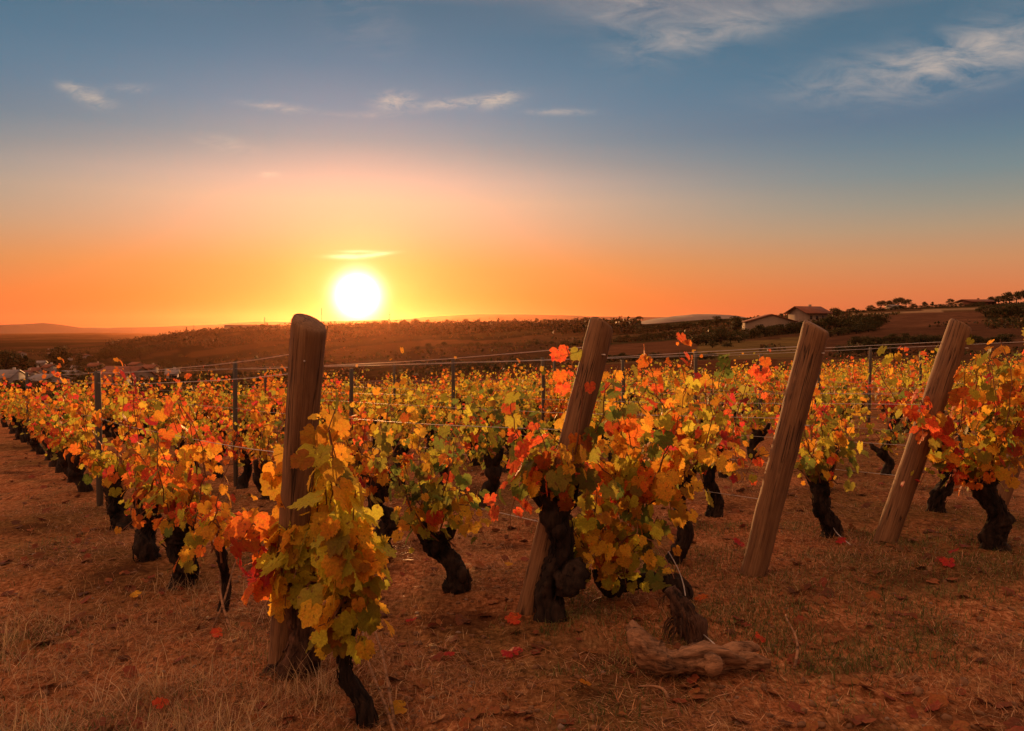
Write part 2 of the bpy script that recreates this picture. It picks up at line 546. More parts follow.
def leaves_mesh(name, P, TIP, NRM, S, C, tpl, rng):
    v, t = tpl
    N, Mv = len(P), len(v)
    TIP = TIP / np.linalg.norm(TIP, axis=1)[:, None]
    NRM = NRM - TIP * (NRM * TIP).sum(1)[:, None]
    NRM /= np.linalg.norm(NRM, axis=1)[:, None] + 1e-9
    SID = np.cross(TIP, NRM)
    curl = rng.uniform(-.6, 2.3, N)
    wx = rng.uniform(.85, 1.1, N)
    jit = (1 + rng.normal(0, .05, (N, Mv))) * np.where(rng.random((N, Mv)) < .04, .72, 1)
    vv = (SID[:, None, :] * (v[None, :, 0] * wx[:, None] * jit)[..., None] + TIP[:, None, :] * (v[None, :, 1] * jit)[..., None]
          + NRM[:, None, :] * (v[None, :, 2] * curl[:, None] + rng.normal(0, .02, (N, Mv)))[..., None])
    V = P[:, None, :] + vv * S[:, None, None]
    T = (t[None] + (np.arange(N) * Mv)[:, None, None]).reshape(-1, 3)
    rim = np.hypot(v[:, 0], v[:, 1]); rim = rim / rim.max()
    Cc = np.repeat(C[:, None, :], Mv, 1)
    edge = np.array([.62, .10, .03])
    k = (rng.uniform(0, .42, N) ** 1.5)[:, None] * (rim ** 2)[None]
    Cc = Cc * (1 - k[..., None]) + edge * k[..., None]
    return mesh_np(name, V.reshape(-1, 3), T, Cc.reshape(-1, 3), True)


def grow(rng, pal, dense=1.5, spread=.5, top=.95, head=.40, across=.13, size=.070, hi=False, n_shoots=8, low=.24, bias=None):
    """shoots of one vine: returns cane polylines and the leaf arrays"""
    names = list(PAL[pal]); pr = np.array([PAL[pal][k] for k in names]); pr /= pr.sum()
    canes, P, TIP, NRM, S, C = [], [], [], [], [], []

    def leaf(p, out, main):
        s = size * (rng.uniform(.65, 1.3) if rng.random() < .78 else rng.uniform(.33, .65))
        q = p + out * rng.uniform(.03, .09) + np.array([0, 0, rng.uniform(-.03, .03)])
        tip = out * rng.uniform(.1, .8) + np.array([0, 0, -rng.uniform(.3, 1.1)]) + rng.normal(0, .3, 3)
        nrm = out * rng.uniform(.5, 1.0) + np.array([0, 0, rng.uniform(.0, .7)]) + rng.normal(0, .35, 3)
        h = main if rng.random() < .55 else names[rng.choice(len(names), p=pr)]
        c = np.array(HUES[h]) * (rng.uniform(.65, 1.3) if rng.random() < .78 else rng.uniform(.33, .65))  # a random share of leaves darkened to read as shaded canopy gaps
        if pal == 'lime': c = c * 1.22
        P.append(q); TIP.append(tip); NRM.append(nrm); S.append(s); C.append(np.clip(c, 0, .9))
    for k in range(n_shoots):
        main = names[rng.choice(len(names), p=pr)]
        a = np.array([rng.normal(0, .05), rng.normal(0, .03), head + rng.uniform(-.06, .08)])
        fx = spread * (2 * (k + rng.random()) / n_shoots - 1)
        tz = top * rng.uniform(.70, 1.05) if rng.random() < .84 else top * rng.uniform(1.06, 1.32)
        b = np.array([fx * rng.uniform(.8, 1.3), rng.normal(0, across), tz])
        mid = np.array([fx * .75, rng.normal(0, across * 1.3), head + (tz - head) * rng.uniform(.3, .5)])
        if rng.random() < .24:      # a drooping shoot
            b = np.array([fx * 1.2, rng.normal(0, across * 2.2), low + rng.uniform(0, .2)]); mid[2] = head + .35
        t = np.linspace(0, 1, 12)[:, None]
        L = (1 - t) ** 2 * a + 2 * t * (1 - t) * mid + t * t * b + rng.normal(0, .008, (12, 3))
        canes.append(L)
        ln = np.linalg.norm(np.diff(L, axis=0), axis=1).sum()
        if rng.random() < .12: ln *= .35
        nn = max(5, int(ln / .055 * dense))
        for i in range(nn):
            f = .12 + .88 * (i + rng.random()) / nn
            p = np.array([np.interp(f, t[:, 0], L[:, c]) for c in range(3)])
            th = rng.uniform(0, 2 * math.pi)
            out = np.array([math.cos(th) * .8, math.sin(th), 0]); out /= np.linalg.norm(out)
            leaf(p, out, main)
            if f < .9 and rng.random() < .5:
                th = rng.uniform(0, 2 * math.pi); out = np.array([math.cos(th), math.sin(th), 0])
                leaf(p + out * rng.uniform(.04, .12) * min(1, spread / .3) + np.array([0, 0, rng.uniform(-.10, .05)]), out, main)
    arr = [np.array(x) for x in (P, TIP, NRM, S, C)]
    return canes, arr


def cane_mesh(canes, hi):
    b = Builder()
    for L in canes:
        b.tube(L if hi else L[::2], np.linspace(.0048, .0018, len(L if hi else L[::2])), 5 if hi else 3, cap=False)
    return b.mesh('canes', True)


def trunk_mesh(rng, head=.40, r=.055, hi=False, path=None, lean=(0, 0), burl=None, seed=0):
    b = Builder()
    n = 40 if hi else 12
    sides = 30 if hi else 10
    if path is None:
        t = np.linspace(0, 1, n)
        ph = rng.uniform(0, 6.28)
        x = lean[0] * t + .045 * np.sin(t * 5.2 + ph) * np.sin(t * math.pi)
        y = lean[1] * t + .035 * np.sin(t * 4.1 + ph * 1.7) * np.sin(t * math.pi)
        z = -.06 + (head + .06) * t
        path = np.stack([x, y, z], 1)
    else:
        path = np.asarray(path, float)
        k = np.linspace(0, len(path) - 1, n)
        path = np.stack([np.interp(k, np.arange(len(path)), path[:, c]) for c in range(3)], 1)
        path[1:-1] = (path[:-2] + 2 * path[1:-1] + path[2:]) / 4
    t = np.linspace(0, 1, n)
    rad = r * (1.28 - .55 * t + .5 * np.exp(-((t - .93) / .12) ** 2) + .25 * np.exp(-(t / .12) ** 2))
    rad[-1] *= .72
    b.tube(path, rad, sides, True, .38, 15, seed, .45 if hi else .2)
    topp = path[-1]
    for k in range(3):          # stubby arms where the canes start
        th = k * 2.1 + rng.uniform(0, 1)
        d = np.array([math.cos(th) * .09, math.sin(th) * .05, rng.uniform(.03, .10)]) * min(1, r / .055) ** 1.5
        p = topp + np.array([0, 0, -.03])
        b.tube([p, p + d * .55, p + d, p + d * 1.35 + np.array([0, 0, .03])], [r * .72, r * .6, r * .5, r * .3], max(7, sides // 2), True, .3, 20, seed + k)
    if hi:                       # lumps and peeling bark fibres
        for k in range(70):
            i0 = int(rng.integers(1, n - 12)); m_ = int(rng.integers(4, 11)); th = rng.uniform(0, 6.28); c_ = rng.uniform(.0, .35)
            pts = [path[i0 + q] + np.array([math.cos(th + q * .05), math.sin(th + q * .05), 0]) * (rad[i0 + q] * (.92 + c_ * (q / m_ - .3) ** 2 * 2) + rng.normal(0, .001)) for q in range(m_)]
            b.tube(pts, np.linspace(.0045, .0014, m_), 4, False, .3, 60, k)
        for k in range(5):
            i = rng.integers(2, n - 4); th = rng.uniform(0, 6.28)
            p = path[i] + np.array([math.cos(th), math.sin(th), 0]) * rad[i] * .65
            b.tube([p + np.array([0, 0, -.045]), p + np.array([0, 0, -.02]), p, p + np.array([0, 0, .025]), p + np.array([0, 0, .045])],
                   np.array([.3, .8, 1, .75, .25]) * r * .55, 9, True, .35, 25, seed + 10 + k)
    if burl is not None:
        for p, rr in burl:
            p = np.array(p)
            n2 = 16; u = np.linspace(-1, 1, n2)
            b.tube(p + np.stack([.012 * np.sin(u * 4), 0 * u, u * rr * 1.08], 1), rr * np.maximum(1 - np.abs(u) ** 2.6, .02) ** .5, 24, True, .55, 17, seed + 30, .25)
    return b.mesh('trunk', True)


ROW = np.array([-.709, 1.0]); ROW = ROW / np.linalg.norm(ROW)
ROW_RZ = math.atan2(ROW[1], ROW[0])
P1 = on_ground(280, 665)[:2]
P4 = on_ground(885, 540)[:2]
STEP = (P4 - P1) / 3


def row_pt(k, t):
    """k-th row, t metres of depth (y) past its end post"""
    p = P1 + STEP * k + np.array([-.709, 1.0]) * t
    return np.array([p[0], p[1], gz(p[0], p[1])])


def put_vine(loc, rz, parts, label, group, scale=1.0):
    o = empty('grape_vine', loc, rz)
    o.scale = (scale,) * 3
    for nm, me, mat in parts:
        link(nm, me, mat, o)
    tag(o, label, 'grapevine', group)
    return o


VG = 'autumn grapevines standing in rows'
seed = [100]


def near_vine(loc, rz, pal, label, head=.40, r=.055, path=None, lean=(0, 0), burl=None, trunk_mat='bark', extra=None, pins=None, **kw):
    seed[0] += 1
    rng = np.random.default_rng(seed[0])
    tr = trunk_mesh(rng, head, r, True, path, lean, burl, seed[0] * 1.3)
    canes, arr = grow(rng, pal, head=head, hi=True, **kw)
    off = np.array([lean[0], lean[1], 0]) if path is None else np.array([path[-1][0], path[-1][1], 0])
    canes = [c + off for c in canes]
    arr[0] = arr[0] + off
    if extra is not None:
        for pal2, kw2, off2 in extra:
            c2, a2 = grow(rng, pal2, hi=True, **kw2)
            canes += [c + np.array(off2) for c in c2]
            a2[0] = a2[0] + np.array(off2)
            arr = [np.concatenate([p, q]) for p, q in zip(arr, a2)]
    if pins is not None:        # single leaves on a long shoot that stand out in the photograph
        via, lv = pins
        pl_ = [np.array(at_depth(x, y, loc[1] + dy)) - np.array(loc) for x, y, dy in via]
        u_ = np.linspace(0, len(pl_) - 1, 14)
        canes.append(np.stack([np.interp(u_, np.arange(len(pl_)), np.array(pl_)[:, c]) for c in range(3)], 1))
        L_ = [np.array(at_depth(x, y, loc[1] + dy)) - np.array(loc) for x, y, dy, _, _ in lv]; n_ = len(lv)
        more = [np.array(L_), np.stack([rng.normal(0, .4, n_), rng.normal(0, .2, n_), -np.ones(n_)], 1), np.stack([rng.normal(0, .25, n_), -np.ones(n_), rng.uniform(.1, .5, n_)], 1),
                np.array([q[4] for q in lv]), np.array([HUES[q[3]] for q in lv])]
        arr = [np.concatenate([p, q]) for p, q in zip(arr, more)]
    me = leaves_mesh('foliage', *arr, LEAF_HI, rng)
    return put_vine(loc, rz, [('trunk', tr, M[trunk_mat]), ('canes', cane_mesh(canes, True), M['cane']), ('foliage', me, M['leaf'])], label, VG)


# --- the closest vines, each shaped for itself
taken = []


def nv(px, py, pal, label, **kw):
    p = on_ground(px, py)
    taken.append(p[:2])
    rz = kw.pop('rz', ROW_RZ)
    return near_vine(p, rz, pal, label, **kw)


# 1: against the first post (trunk in front of the post foot)
nv(291, 668, 'lime', 'thick old shaggy grapevine hugging the nearest leaning post, yellow green leaves', head=.40, r=.072, lean=(.085, -.04), spread=.10, top=1.0, across=.035,
   size=.100, n_shoots=9, low=.26, rz=0, trunk_mat='shaggy', extra=[('red and orange', dict(spread=.05, top=.64, head=.36, n_shoots=2, size=.10, across=.04, low=.36), (-.09, -.08, 0)), ('lime', dict(spread=.09, top=.52, head=.36, n_shoots=5, size=.095, across=.04, low=.16), (.06, -.05, 0))])
# 2: thin twisted one at the bottom edge
nv(372, 722, 'lime', 'thin twisted grapevine at the lower edge, just right of the nearest post', head=.40, r=.026, path=[(0.0, 0, -.05), (-.03, 0, .07), (-.085, 0, .15), (-.09, 0, .22), (-.075, .02, .30), (-.09, .02, .37)],
   spread=.07, top=.86, across=.05, size=.100, n_shoots=8, low=.20, rz=.0, extra=[('lime', dict(spread=.08, top=.48, head=.34, n_shoots=4, size=.09, across=.05, low=.17), (-.08, -.02, 0))])
# row one going away to the left
nv(180, 583, 'orange', 'orange grapevine with forked black trunk, next behind the nearest post', head=.28, r=.06, lean=(-.06, .02), spread=.42, top=.96, n_shoots=9)
nv(222, 612, 'golden yellow', 'young slim grapevine with one tuft of low yellow leaves, behind the nearest post', head=.30, r=.02, spread=.20, top=.85, n_shoots=4, low=.12, across=.08)
nv(149, 558, 'orange', 'third grapevine along the outer left row, with a stubby upright black trunk', head=.30, r=.062, spread=.42, top=.92)
nv(120, 529, 'golden yellow', 'fourth grapevine along the outer left row, black trunk leaning towards the right', head=.30, r=.065, lean=(.14, .0), spread=.42, top=.93)
# row two
nv(554, 616, 'mixed green and gold', 'grapevine with a round burl, grown tight against the second leaning post', head=.52, r=.06, burl=[((.075, -.03, .18), .075)], pins=([(565, 500, 0), (578, 440, -.08), (583, 395, -.10), (572, 365, -.04), (566, 346, 0)], [(559, 352, 0, 'flame', .085), (577, 353, 0, 'olive', .07), (560, 375, .02, 'orange', .075), (563, 387, .02, 'flame', .07), (590, 386, -.12, 'flame', .06)]),
   lean=(.0, .0), spread=.28, top=.95, size=.09, low=.34, rz=.0, n_shoots=8)
nv(462, 588, 'mixed green and gold', 'grapevine on a short black trunk leaning left, just left of the second leaning post', head=.26, r=.06, lean=(-.14, .0), spread=.24, top=.86, n_shoots=10, rz=0, low=.24)
nv(383, 552, 'orange', 'orange grapevine with a zigzag black trunk, right of the nearest post', head=.42, r=.055, path=[(0, 0, -.05), (-.02, 0, .08), (.06, 0, .17), (.05, 0, .22), (-.05, 0, .28), (-.01, 0, .42)], spread=.42, top=.98, rz=.0)
# row three
nv(671, 562, 'golden yellow', 'golden grapevine on a thin dark trunk, between second and third leaning posts', head=.46, r=.04, lean=(.07, .0), spread=.30, top=1.06, size=.08, rz=0, n_shoots=10, low=.22)
pl = on_ground(676, 598)
taken.append(pl[:2])
near_vine(pl, 0, 'golden yellow', 'grapevine with a trunk lying on the ground, its sawn end rounded and dark', head=.14, r=.042,
          path=[(.04, .0, -.05), (.02, 0, .06), (-.07, 0, .085), (-.18, -.01, .08), (-.25, -.02, .065), (-.32, -.03, .07)], spread=.26, top=.55, across=.09, size=.08, n_shoots=14, low=.05,
          extra=[('golden yellow', dict(spread=.27, top=.98, head=.4, n_shoots=11, size=.085, across=.08, low=.3), (-.16, .05, 0))])
# row four
nv(832, 537, 'mixed green and gold', 'grapevine on a thick black trunk, just right of the third leaning post', head=.33, r=.055, lean=(-.07, 0), spread=.34, top=.96, rz=0, low=.25)
nv(712, 516, 'red and orange', 'reddish grapevine on a straight black trunk, left of the third leaning post', head=.42, r=.05, spread=.45, top=.98, rz=0)
nv(1003, 548, 'golden yellow', 'gold and red grapevine with a bent black trunk at the right edge', head=.36, r=.062, lean=(-.12, .03), spread=.34, top=1.02, n_shoots=11, rz=0, low=.3,
   extra=[('red and orange', dict(spread=.12, top=.58, head=.34, n_shoots=3, size=.08, across=.05, low=.26), (-.27, -.03, 0)), ('golden yellow', dict(spread=.25, top=1.08, head=.55, n_shoots=7, across=.1, low=.5), (.04, .12, 0)),
          ('red and orange', dict(spread=.10, top=.84, head=.66, n_shoots=2, size=.085, across=.03, low=.6), (-.44, .05, 0))])
nv(940, 512, 'golden yellow', 'gold grapevine with an upright black trunk, just behind the fourth leaning post', head=.42, r=.05, spread=.5, top=1.05, rz=0)

# --- every other vine: copies of a dozen plants
VAR = {}
for pal in [q for q in PAL if q != 'lime']:
    for k in range(4):
        seed[0] += 1
        rng = np.random.default_rng(seed[0])
        head = rng.uniform(.26, .34)
        canes, arr = grow(rng, pal, head=head, spread=rng.uniform(.36, .48), top=[.76, .86, .92, .98][k], n_shoots=[7, 8, 9, 8][k], size=.065, dense=rng.uniform(1.3, 1.6), low=.24)
        VAR[pal, k] = [('trunk', trunk_mesh(rng, head, rng.uniform(.05, .066), False, None, (rng.normal(0, .07), rng.normal(0, .04)), None, seed[0]), M['bark']),
                       ('canes', cane_mesh(canes, False), M['cane']), ('foliage', leaves_mesh('foliage', *arr, LEAF_LO, rng), M['leaf'])]

cand = []
for k in range(0, 24):
    t = .55 if k else 2.4
    i = 0
    while True:
        t += .66 + .12 * math.sin(k * 3 + i * 2.1)
        i += 1
        p = row_pt(k, t)
        if p[1] > 33 or t > 14.6 + .5 * math.sin(k * 1.7): break
        # ends of the parcel: further rows on the right stop earlier
        pr = proj(p + np.array([0, 0, .6]))
        if pr is None or pr[0] < -90 or pr[0] > 1110: continue
        if any(np.hypot(*(p[:2] - q)) < .5 for q in taken): continue
        if math.sin(k * 12.9 + i * 78.2) * 437.5 % 1 < .05: continue      # a missing plant here and there
        cand.append((pr[2], k, i, p, pr))
cand.sort(key=lambda c: c[0])
print('vines:', len(cand) + len(taken))
LIM = 300 - len(taken)
ORD = ['outer left', 'second', 'third', 'fourth', 'fifth', 'sixth']
NTH = ['', 'first', 'second', 'third', 'fourth', 'fifth', 'sixth', 'seventh', 'eighth', 'ninth', 'tenth', 'eleventh', 'twelfth']


def pick_pal(px, rng):
    if px < 330: w = [.12, .22, .36, .14, .16]
    elif px < 620: w = [.26, .30, .08, .03, .33]
    else: w = [.28, .32, .05, .03, .32]
    return [q for q in PAL if q != 'lime'][rng.choice(5, p=w)]


def zone_word(px):
    return 'left' if px < 340 else ('middle' if px < 690 else 'right')


rest = []
vr = np.random.default_rng(5)
cnt = {}
for n, (d, k, i, p, pr) in enumerate(cand):
    pal = pick_pal(pr[0], vr)
    v = int(vr.integers(4)); sc_ = vr.uniform(.78, 1.09) * (1.0 if d < 12 else .95)
    rz = ROW_RZ + (math.pi if vr.random() < .5 else 0) + vr.normal(0, .12)
    if n >= LIM:
        rest.append((p, rz, pal, v, sc_)); continue
    cnt[k] = cnt.get(k, 0) + 1
    if k < 6 and cnt[k] <= 8:
        post = ['nearest', 'second', 'third', 'fourth', 'fifth'][k] if k < 5 else None
        if k == 0:
            lab = f'{pal} grapevine, {NTH[cnt[k]+4]} along the outer left row'
        elif post:
            lab = f'{pal} grapevine, {NTH[cnt[k]]} behind the {post} leaning post, counting back'
        else:
            lab = f'{pal} grapevine, {NTH[cnt[k]]} plant of the row just beyond the last leaning post'
    else:
        lab = f'small {pal} grapevine in the crowded far rows, {zone_word(pr[0])} part of the vineyard'
    put_vine(p + np.array([0, 0, -.01]), rz, VAR[pal, v], lab, VG, sc_)
if rest:
    V, T, C, n0 = [], [], [], 0
    for p, rz, pal, v, s in rest:
        me = VAR[pal, v][2][1]
        co = np.empty(len(me.vertices) * 3, np.float32); me.vertices.foreach_get('co', co); co = co.reshape(-1, 3) * s
        cl = np.empty(len(me.vertices) * 4, np.float32); me.color_attributes['Col'].data.foreach_get('color', cl)
        tr = np.empty(len(me.polygons) * 3, np.int32); me.polygons.foreach_get('vertices', tr)
        c, sn = math.cos(rz), math.sin(rz)
        V.append(np.stack([co[:, 0] * c - co[:, 1] * sn, co[:, 0] * sn + co[:, 1] * c, co[:, 2]], 1) + p)
        C.append(cl.reshape(-1, 4)[:, :3]); T.append(tr.reshape(-1, 3) + n0); n0 += len(co)
    tag(link('distant_vine_foliage', mesh_np('distant_vine_foliage', np.concatenate(V), np.concatenate(T), np.concatenate(C), True), M['leaf']),
        'merged band of golden grapevines at the far end of the vineyard', 'vines', kind='stuff')

# ------------------------------------------------------------------ leaning end posts
def post_mesh(base, top, r0, r1, seed_, slant):
    L = np.linalg.norm(top - base); n = 40
    b = Builder()
    z = np.concatenate([[-.25], np.linspace(0, L - .012, n), [L]])
    r = np.concatenate([[r0], np.linspace(r0, r1, n), [r1 * .90]])
    x = .012 * np.sin(z * 2.2 + seed_); y = .010 * np.sin(z * 1.7 + seed_ * 2)
    b.tube(np.stack([x, y, z], 1), r, 28, True, .05, 7, seed_)
    v = np.concatenate(b.v)
    m_ = v[:, 2] > L - .05           # saw cut at a slight angle
    v[m_, 2] += (v[m_, 0] * slant[0] + v[m_, 1] * slant[1]) * ((v[m_, 2] - (L - .05)) / .05)
    b.v = [v]
    return b.mesh('wooden_post', True)


POSTS = [((280, 668), (310, 321), .18, .052, .062, (-.1, .35), 'leaning wooden post nearest the camera, its round top just under the setting sun', 'thick'),
         ((533, 609), (600, 322), .10, .060, .058, (-.4, .2), 'second leaning wooden post from the left, with chipped wedge-shaped top', ''),
         ((755, 575), (815, 325), .08, .066, .066, (.1, .3), 'bare leaning wooden post with a bright left edge, standing clear of leaves', ''),
         ((886, 542), (960, 323), .05, .064, .066, (0, .25), 'strongly leaning wooden post crossed by red leaves halfway up', ''),
         ((1000, 506), (1066, 325), .03, .060, .060, (0, .2), 'leaning wooden post cut off by the right edge, partly behind gold leaves', '')]
post_top = []
for i, (bp, tp, near, r0, r1, sl, lab, _) in enumerate(POSTS):
    b = on_ground(*bp)
    t = at_depth(tp[0], tp[1], b[1] - near)
    o = link('wooden_post', post_mesh(b, t, r0, r1, i * 3.1 + 1, sl), M['post'])
    o.location = b
    o.rotation_mode = 'QUATERNION'
    o.rotation_quaternion = Vector(t - b).to_track_quat('Z', 'Y')
    tag(o, lab, 'post', 'leaning end posts of the vine rows')
    post_top.append((b, t))
    # wire staple and a bent nail, parts of the post
    for f, a in ((.90, -2.2), (.62, -1.9)):
        nb = Builder(); L = np.linalg.norm(t - b)
        nb.tube([(math.cos(a) * r0 * .9, math.sin(a) * r0 * .9, L * f), (math.cos(a) * (r0 + .022), math.sin(a) * (r0 + .022), L * f + .004)], .0035, 6)
        link('nail', nb.mesh('nail'), M['wire'], o)

# ------------------------------------------------------------------ stakes and wires
SG = 'slim grey stakes inside the vine rows'
stake_lab = ['tall grey stake in the outer left row', 'slim grey stake left of the nearest post, in the second row', 'grey stake just right of the nearest post, below the sun',
             'short grey stake top between the nearest and second posts', 'grey stake top beside the lone red leaf left of the second post', 'grey stake hidden behind the second leaning post',
             'grey stake top in golden leaves left of the third post', 'grey stake behind the bare third post', 'thin grey stake just right of the bare third post', 'grey stake top halfway between the third and fourth posts', 'grey stake top behind the fourth leaning post']
stake_pos = {}
for k, lab in enumerate(stake_lab):
    p = row_pt(k, [3.58, 3.9, 4.04, 4.1, 4.13, 4.15, 4.15, 4.15, 4.15, 4.18, 4.15][k])
    h = 1.13 + .05 * math.sin(k * 2.3)
    b = Builder(); sx = .026 if k == 0 else .022
    b.tube([(0, 0, -.2), (0, 0, .4), (.004, 0, .8), (.008 * math.sin(k), .004, h - .01), (.008 * math.sin(k), .004, h)], [sx, sx, sx, sx * .95, sx * .7], 8, True, .06, 9, k)
    o = link('vine_stake', b.mesh('vine_stake', True), M['stake'], None, p); tag(o, lab, 'stake', SG)
    stake_pos[k] = p
for k in (0, 1, 3, 5, 8):      # second set further along the rows
    p = row_pt(k, 9.3)
    pr = proj(p + np.array([0, 0, 1]))
    if pr is None or not (0 < pr[0] < 1020): continue
    b = Builder(); b.tube([(0, 0, -.2), (0, 0, .6), (0, 0, 1.12)], .022, 7)
    tag(link('vine_stake', b.mesh('vine_stake', True), M['stake'], None, p), f'small grey stake far back in the {["outer left","second","third","fourth","fifth","sixth","seventh","eighth","ninth"][k]} row from the left', 'stake', SG)

WG = 'trellis wires along the vine rows'
HT = ['top', 'upper', 'middle', 'low']
for k in range(0, 5):
    b0, t0 = post_top[k]
    for hi_, (f, hz) in enumerate([(.915, 1.115), (.86, 1.03), (.63, .74), (.30, .40)]):
        if k > 0 and hi_ == 1: continue
        a = b0 + (t0 - b0) * f
        tn = math.cos(0)
        a = a + np.array([0, 0, .004])
        pts = [a]
        sp = stake_pos[k]
        ends = [sp + np.array([0, 0, hz])]
        for tt in (9.3, 14.6):
            q = row_pt(k, tt)
            if q[1] < 29: ends.append(q + np.array([0, 0, hz]))
        cur = a
        for e in ends:
            for s in np.linspace(0, 1, 9)[1:]:
                q = cur + (e - cur) * s; q = q + np.array([0, 0, -.022 * 4 * s * (1 - s) + .003 * math.sin(s * 40 + k)])
                pts.append(q)
            cur = e
        b = Builder(); b.tube(pts, np.linspace(.0016, .0011, len(pts)), 5, False)
        tag(link('trellis_wire', b.mesh('trellis_wire', True), M['wire']), f'{HT[hi_]} trellis wire running back from the {["nearest","second","third","fourth","fifth"][k]} leaning post', 'wire', WG)
        # turn of the wire round the post: part of wire object is enough at this size
# wires to the right of the second/third posts, rows further back
for k in (5, 6, 7):
    for hz in (.74, .42):
        pts = []
        for tt in np.linspace(0, 14.6, 32):
            q = row_pt(k, tt)
            if q[1] < 26: pts.append(q + np.array([0, 0, hz - .015 * abs(math.sin(tt * .7))]))
        b = Builder(); b.tube(pts, .0011, 4, False)
        tag(link('trellis_wire', b.mesh('trellis_wire', True), M['wire']), f'{"middle" if hz > .5 else "low"} trellis wire of the {["sixth","seventh","eighth"][k-5]} row from the left', 'wire', WG)
# slack anchor wires
for (p0, z0, p1, lab) in [((664, 590), .22, (712, 650), 'loose pale wire curling from the lying trunk down to the dead stump'),
                          ((812, 520), .28, (848, 548), 'short loose wire hanging off the vine right of the third post')]:
    a = on_ground(*p0) + np.array([0, -.1, z0]); c = on_ground(*p1) + np.array([0, 0, .02])
    pts = [a + (c - a) * s + np.array([.02 * math.sin(s * 7), 0, -.05 * math.sin(math.pi * s)]) for s in np.linspace(0, 1, 14)]
    b = Builder(); b.tube(pts, .0026, 6)
    tag(link('loose_wire', b.mesh('loose_wire', True), M['wire']), lab, 'wire', 'loose wire ends')

# ------------------------------------------------------------------ dead uprooted stump and loose canes
def S(px, py, z=0.0, dy=0.0):
    p = on_ground(px, py); return p + np.array([0, dy, z])


sb = S(690, 678)
b = Builder()
J = lambda pts: [np.array(p) for p in pts]
def dense(P, R, k=4):
    P = np.asarray(P); R = np.asarray(R, float); u = np.linspace(0, len(P) - 1, (len(P) - 1) * k + 1)
    return np.stack([np.interp(u, np.arange(len(P)), P[:, c]) for c in range(3)], 1), np.interp(u, np.arange(len(R)), R)


main = J([(-.20, .02, .155), (-.175, .01, .12), (-.14, .0, .075), (-.09, -.01, .05), (-.03, -.01, .052), (.04, 0, .066), (.10, .0, .056), (.16, .01, .05), (.22, .0, .056), (.27, -.01, .05)])
b.tube(*dense(main, [.02, .05, .056, .046, .05, .062, .046, .036, .03, .016]), 34, True, .5, 17, 3, .5)
b.tube(J([(-.10, .0, .05), (-.02, -.02, .075), (.05, -.01, .09), (.12, -.02, .085), (.18, -.03, .065)]), [.02, .032, .034, .026, .01], 22, True, .5, 22, 5, .5)
b.tube(J([(.10, .01, .06), (.16, .03, .08), (.22, .05, .085), (.25, .06, .075)]), [.03, .03, .022, .01], 12, True, .45, 24, 15)
b.tube(J([(-.13, .02, .07), (-.17, .06, .12), (-.20, .08, .15)]), [.05, .04, .02], 22, True, .5, 20, 6, .5)
b.tube(J([(.06, -.04, .066), (.072, -.062, .068), (.078, -.075, .068)]), [.034, .03, .020], 14, True, .4, 24, 9)
st = link('dead_stump', b.mesh('dead_stump', True), M['deadwood'], None, sb)
st.scale = (1.05, 1.05, 1.1)
tag(st, 'grey brown uprooted vine stump lying on the bare ground', 'stump')
# upright dead stub behind it, with split shreds
sb2 = S(688, 640)
b = Builder(); b.tube(*dense(J([(0.03, 0, -.05), (0.01, 0, .06), (-.03, .02, .13), (-.075, .03, .20)]), [.06, .052, .044, .03], 6), 26, True, .5, 18, 12, .6)
for k in range(40):
    th = k * 2.4; p = np.array([.02 * math.cos(th), .02 * math.sin(th), 0]) + np.array([0, 0, .02 + .16 * ((k * .37) % 1)]) - np.array([.03 * ((k * .37) % 1) * 2, 0, 0])
    d = np.array([math.cos(th), math.sin(th), 0])
    b.tube([p + d * .03, p + d * .048 + np.array([0, 0, -.02]), p + d * .062 + np.array([0, 0, -.07])], [.004, .003, .001], 4, False)
tag(link('dead_stub', b.mesh('dead_stub', True), M['shaggy'], None, sb2), 'short upright dead stub between the lying trunk and the uprooted stump', 'stump')
CG = 'thin dead canes lying about'
for (a, za, c, zc, lab) in [((361, 655), .12, (392, 738), .0, 'pale dead cane slanting to the ground beside the thin vine at the lower edge'),
                            ((357, 628), .18, (398, 728), .02, 'thinner grey cane beside the pale one at the lower edge'),
                            ((640, 690), .006, (672, 700), .008, 'short dry twig crossing in front of the uprooted stump'),
                            ((790, 640), .10, (794, 668), .0, 'single dry stalk standing right of the uprooted stump'),
                            ((215, 600), .25, (232, 632), .0, 'dry forked stalk behind the nearest post'),
                            ((243, 597), .22, (210, 632), .0, 'thin bent dry stalk left of the nearest post')]:
    p0, p1 = S(*a, za), S(*c, zc)
    pts = [p0 + (p1 - p0) * s + np.array([.015 * math.sin(s * 5 + a[0]), .01 * math.cos(s * 4), .02 * math.sin(s * math.pi)]) for s in np.linspace(0, 1, 10)]
    b = Builder(); b.tube(pts, np.linspace(.0035, .006, 10), 6)
    tag(link('dead_cane', b.mesh('dead_cane', True), M['deadwood']), lab, 'cane', CG)

# ------------------------------------------------------------------ ground cover
def gmic(x, y):
    return gz(x, y) + micro(x, y)


